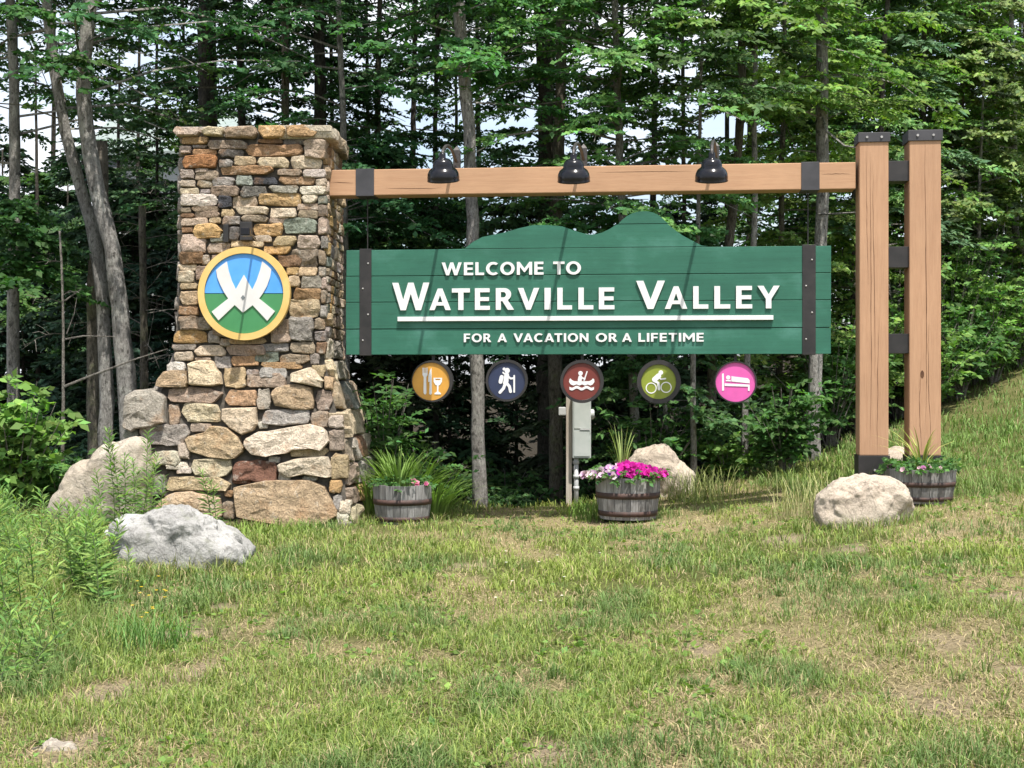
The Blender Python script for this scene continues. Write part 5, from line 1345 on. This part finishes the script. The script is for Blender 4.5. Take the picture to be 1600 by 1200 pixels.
def lawn():
    rng = np.random.default_rng(500)
    parts = []
    G1 = np.array([0.15, 0.215, 0.062]); G2 = np.array([0.26, 0.31, 0.07]); GD = np.array([0.095, 0.165, 0.058]); ST = np.array([0.45, 0.37, 0.21]); BR = np.array([0.22, 0.165, 0.10])
    def scatter(n, y0, y1, far=0.25):
        Y = y0*(y1/y0)**rng.uniform(0, 1, n)
        X = Y*np.where(rng.uniform(0, 1, n) < 0.87, rng.uniform(-0.40, 0.40, n), rng.choice([-1, 1], n)*rng.uniform(0.40, 0.62, n))
        k = Y < lawn_edge(X) + rng.normal(far, 0.25, n)
        return X[k], Y[k]
    def greens(X, Y, m, dark):
        k = rng.uniform(0, 1, (m, 1))**1.5
        yg = sstep(0.42, 0.66, fbm(X*0.9+55, Y*0.6+8, 3))[:, None]*sstep(6.5, 11, Y)[:, None]
        c = G1*(1-k) + G2*k
        c = c*(1-0.6*yg) + G2*0.6*yg
        c = c*(1-0.7*dark[:, None]) + GD*0.7*dark[:, None]
        bk = (sstep(2.8, 4.6, X)*sstep(11.5, 14.5, Y))[:, None]*0.8
        c = c*(1-bk) + np.array([0.145, 0.245, 0.07])*bk
        return c*rng.uniform(0.7, 1.3, (m, 1))
    # dead thatch lying flat
    def thatch(n, y0, y1, w):
        X, Y = scatter(n, y0, y1)
        dry, bare, dark = grass_mix(X, Y)
        k = rng.uniform(0, 1, len(X)) < (0.25 + 0.75*dry)*(1-0.55*bare)
        X, Y = X[k], Y[k]; m = len(X)
        c = (ST + (BR-ST)*rng.uniform(0, 1, (m, 1))**1.5)*rng.uniform(0.6, 1.15, (m, 1))
        L = rng.uniform(0.03, 0.10, m)
        P = np.stack([X, Y, gh(X, Y)-0.002], 1)
        a = rng.uniform(0, 2*math.pi, m)
        d = np.stack([np.cos(a), np.sin(a), rng.uniform(0.05, 0.45, m)], 1)
        e = np.stack([-np.sin(a), np.cos(a), np.zeros(m)], 1)*(w/2)
        mid = P + d*(L*0.55)[:, None] + UP*0.006; t = P + d*L[:, None]*np.array([1, 1, 0.75]) + e*rng.normal(0, 3, (m, 1))
        V = np.stack([P-e, P+e, mid-e, mid+e, t], 1)
        i0 = np.arange(m)[:, None]*5
        idx = np.concatenate([i0+np.array([0, 1, 3, 2]), i0+np.array([2, 3, 4])], 1)
        parts.append((V.reshape(-1, 3), idx.reshape(-1), np.tile([4, 3], m), np.repeat(c, 5, 0)))
    thatch(70000, 4.6, 9.5, 0.0038); thatch(45000, 9, 18, 0.006)
    # live blades, gathered into clumps
    def live(n, y0, y1, h0, h1, w):
        X, Y = scatter(n, y0, y1)
        dry, bare, dark = grass_mix(X, Y)
        cl = fbm(X*3.2+3, Y*2.6, 3); fine = vnoise(X*14, Y*11)
        left = sstep(-0.235, -0.35, X/Y)*sstep(6.2, 8.2, Y)
        dens = np.clip(0.12 + 1.5*sstep(0.3, 0.7, cl*0.65+fine*0.35), 0, 1)*(1-0.62*dry)*(1-0.93*bare) + 0.4*left
        k = rng.uniform(0, 1, len(X)) < dens
        X, Y, dry, bare, dark, cl, left, fine = (v[k] for v in (X, Y, dry, bare, dark, cl, left, fine)); m = len(X)
        H = rng.uniform(h0, h1, m)*(0.5+0.75*cl+0.35*fine)*(1+1.7*left)*(1+0.25*dark)*(1-0.3*dry)
        tipdry = (rng.uniform(0, 1, m) < 0.12*(1-0.8*sstep(2.8, 4.6, X)*sstep(11.5, 14.5, Y)))[:, None]
        c = np.where(tipdry, ST*rng.uniform(.6, 1.1, (m, 1)), greens(X, Y, m, dark))
        P = np.stack([X, Y, gh(X, Y)-0.006], 1)
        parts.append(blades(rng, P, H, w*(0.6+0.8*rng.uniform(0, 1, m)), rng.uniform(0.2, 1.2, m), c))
    live(180000, 4.6, 9.2, 0.025, 0.085, 0.0042)
    live(140000, 8.8, 17.5, 0.03, 0.095, 0.0066)
    live(40000, 15, 27, 0.05, 0.13, 0.013)
    # longer tufts
    X, Y = scatter(1700, 4.7, 17)
    dry, bare, dark = grass_mix(X, Y)
    k = rng.uniform(0, 1, len(X)) < (0.25+0.75*dark)*(1-0.6*bare)
    X, Y, dark = X[k], Y[k], dark[k]; m = len(X); nb = 15
    tc = greens(X, Y, m, np.clip(dark+rng.normal(0.2, .4, m), 0, 1))
    a = rng.uniform(0, 2*math.pi, (m, nb)); r = rng.uniform(0, 0.035, (m, nb))
    PX = X[:, None]+r*np.cos(a); PY = Y[:, None]+r*np.sin(a)
    P = np.stack([PX, PY, gh(PX, PY)-0.006], -1).reshape(-1, 3)
    hh = (rng.uniform(0.045, 0.115, m)[:, None]*rng.uniform(.6, 1.1, (m, nb))).ravel()
    parts.append(blades(rng, P, hh, 0.0055, rng.uniform(0.3, 1.0, m*nb), np.repeat(tc, nb, 0)*rng.uniform(.8, 1.2, (m*nb, 1)), a.ravel()))
    # grass left standing round the feet of things, out of the mower's reach
    for (px, py, rx, ry, n_, h_) in ((285, 905, .50, .36, 900, .15), (1353, 826, .45, .33, 900, .13), (150, 822, .55, .4, 700, .22), (1030, 795, .38, .33, 500, .16), (629, 817, .33, .33, 420, .12), (981, 809, .35, .35, 420, .11),
                                     (1438, 785, .35, .35, 420, .14), (400, 822, .95, .2, 900, .13), (900, 780, .14, .14, 120, .2), (1365, 745, .3, .3, 300, .22), (1455, 812, .06, .05, 40, .06)):
        y0 = EYE*F/(py-HZ); x0 = (px-800)/F*y0
        for _ in range(4):
            y0 = (EYE-g1(x0, y0))*F/(py-HZ); x0 = (px-800)/F*y0
        if (px, py) not in ((285, 905), (629, 817), (981, 809)): pass
        y0 += ry*0.75
        a_ = rng.uniform(0, 2*math.pi, n_); k_ = rng.uniform(0.88, 1.25, n_)
        X = x0 + rx*k_*np.cos(a_); Y = y0 + ry*k_*np.sin(a_)
        P = np.stack([X, Y, gh(X, Y)-0.01], 1)
        parts.append(blades(rng, P, h_*rng.uniform(.4, 1.15, n_), 0.006, rng.uniform(.2, 1.0, n_), np.where(rng.uniform(0, 1, (n_, 1)) < .22, ST*.9, greens(X, Y, n_, rng.uniform(0, .8, n_)))))
    ob = blade_obj('lawn_grass', parts, M['grass'])
    ob['label'] = 'patchy mown grass with dry straw covering the roadside bank'
    ob['category'] = 'grass'
    # flat rosettes of clover and plantain
    X, Y = scatter(2600, 4.7, 16)
    k = fbm(X*1.1+90, Y*0.8+4, 3) > 0.47
    X, Y = X[k], Y[k]; m = len(X); nl = 7
    a = rng.uniform(0, 2*math.pi, (m, nl)).ravel()
    O = np.repeat(np.stack([X, Y, gh(X, Y)+0.012], 1), nl, 0) + np.stack([np.cos(a), np.sin(a), np.zeros(m*nl)], 1)*rng.uniform(0, 0.05, (m*nl, 1))
    q, c = sprays(rng, O, np.stack([np.cos(a), np.sin(a), rng.uniform(0.1, .8, m*nl)], 1), 0.001, 1, rng.uniform(0.018, 0.05, m*nl), (0.14, 0.22, 0.05), wr=0.33, spread=0, face=0.2, flat=0.4)
    ob = leaf_obj('lawn_weeds', [q], [c], M['leaf'], None)
    ob['label'] = 'small clover and plantain leaves scattered through the mown grass'
    ob['category'] = 'weeds'
lawn()

# tiny flowers in the grass
def bloomlets(name, label, spots, size, col, seed):
    rng = np.random.default_rng(seed)
    for (px, Y, h) in spots:
        x = (px-800)/F*Y; z = g1(x, Y)
        root = thing(name, label, 'flower', (x, Y, z), label)
        mk('stalk', *tube([(x, Y, z-0.01), (x+0.01, Y, z+h)], 0.0016, 4, False), M['stem'], root)
        V = []; C = []
        c0 = np.array([x+0.01, Y, z+h])
        for k in range(8):
            a0, a1 = 2*math.pi*k/8, 2*math.pi*(k+.8)/8
            V += [c0, c0+np.array([math.cos(a0)*size, math.sin(a0)*size, size*.3]), c0+np.array([math.cos(a1)*size, math.sin(a1)*size, size*.3])]
            C += [np.array(col)]*3
        mk_np('bloom', np.array(V), np.full(8, 3), M['petal'], root, np.array(C))
fr = np.random.default_rng(8)
bloomlets('yellow_flower', 'tiny yellow wildflower in the rough below the grey boulder', [(232+fr.normal(0, 16), 8.9+fr.normal(0, .3), fr.uniform(.05, .16)) for _ in range(14)], 0.012, (0.75, 0.5, 0.03), 1)
bloomlets('clover_flower', 'tiny white clover head in the middle of the lawn', [(840+fr.normal(0, 45), fr.uniform(8.5, 12.5), .06) for _ in range(10)], 0.012, (0.75, 0.72, 0.68), 2)
bloomlets('white_umbel', 'white flower head above the daylilies', [(668, 15.2, .80), (660, 15.25, .76), (678, 15.2, .74)], 0.05, (0.6, 0.66, 0.5), 3)

# ------------------------------------------------------------------ house seen through the trees
M['siding'] = simple('pale_grey_siding', (0.30, 0.32, 0.31), (0.38, 0.40, 0.39), 2, 0.7, 0.1, stretch=(0.2, 0.2, 12))
M['roof'] = simple('grey_green_shingle', (0.16, 0.20, 0.19), (0.22, 0.26, 0.245), 6, 0.8, 0.2)
M['pane'] = simple('dark_window_pane', (0.03, 0.04, 0.05), (0.06, 0.075, 0.085), 2, 0.1, 0)
HY = 46.0
a = wp(150, 560, HY); b = wp(340, 250, HY)
hs = thing('house', 'pale house with grey-green roof glimpsed through the trees left of the pillar', 'house', ((a.x+b.x)/2, HY+3, -0.7))
zr = wp(0, 232, HY).z; zt = wp(0, 178, HY).z
mk('wall', *box(a.x, b.x, HY, HY+7, -0.9, zr), M['siding'], hs)
V = [(a.x-.4, HY-.5, zr-.15), (b.x+.4, HY-.5, zr-.15), (b.x+.4, HY+3.5, zt+.6), (a.x-.4, HY+3.5, zt+.6), (a.x-.4, HY+7.5, zr-.15), (b.x+.4, HY+7.5, zr-.15)]
V2 = [(x, y, z-0.15) for x, y, z in V]
mk('roof', V+V2, [(0,1,2,3),(3,2,5,4),(6,9,8,7),(9,10,11,8),(0,6,7,1),(4,5,11,10),(0,3,9,6),(3,4,10,9),(1,7,8,2),(2,8,11,5)], M['roof'], hs)
for px in (170, 214, 236, 300):
    p = wp(px, 262, HY); q = wp(px+15, 236, HY)
    w_ = mk('window', *box(p.x-.06, q.x+.06, HY-.06, HY-.003, p.z-.06, q.z+.06), M['white'], hs)
    mk('pane', *box(p.x, q.x, HY-.075, HY-.061, p.z, q.z), M['pane'], w_)
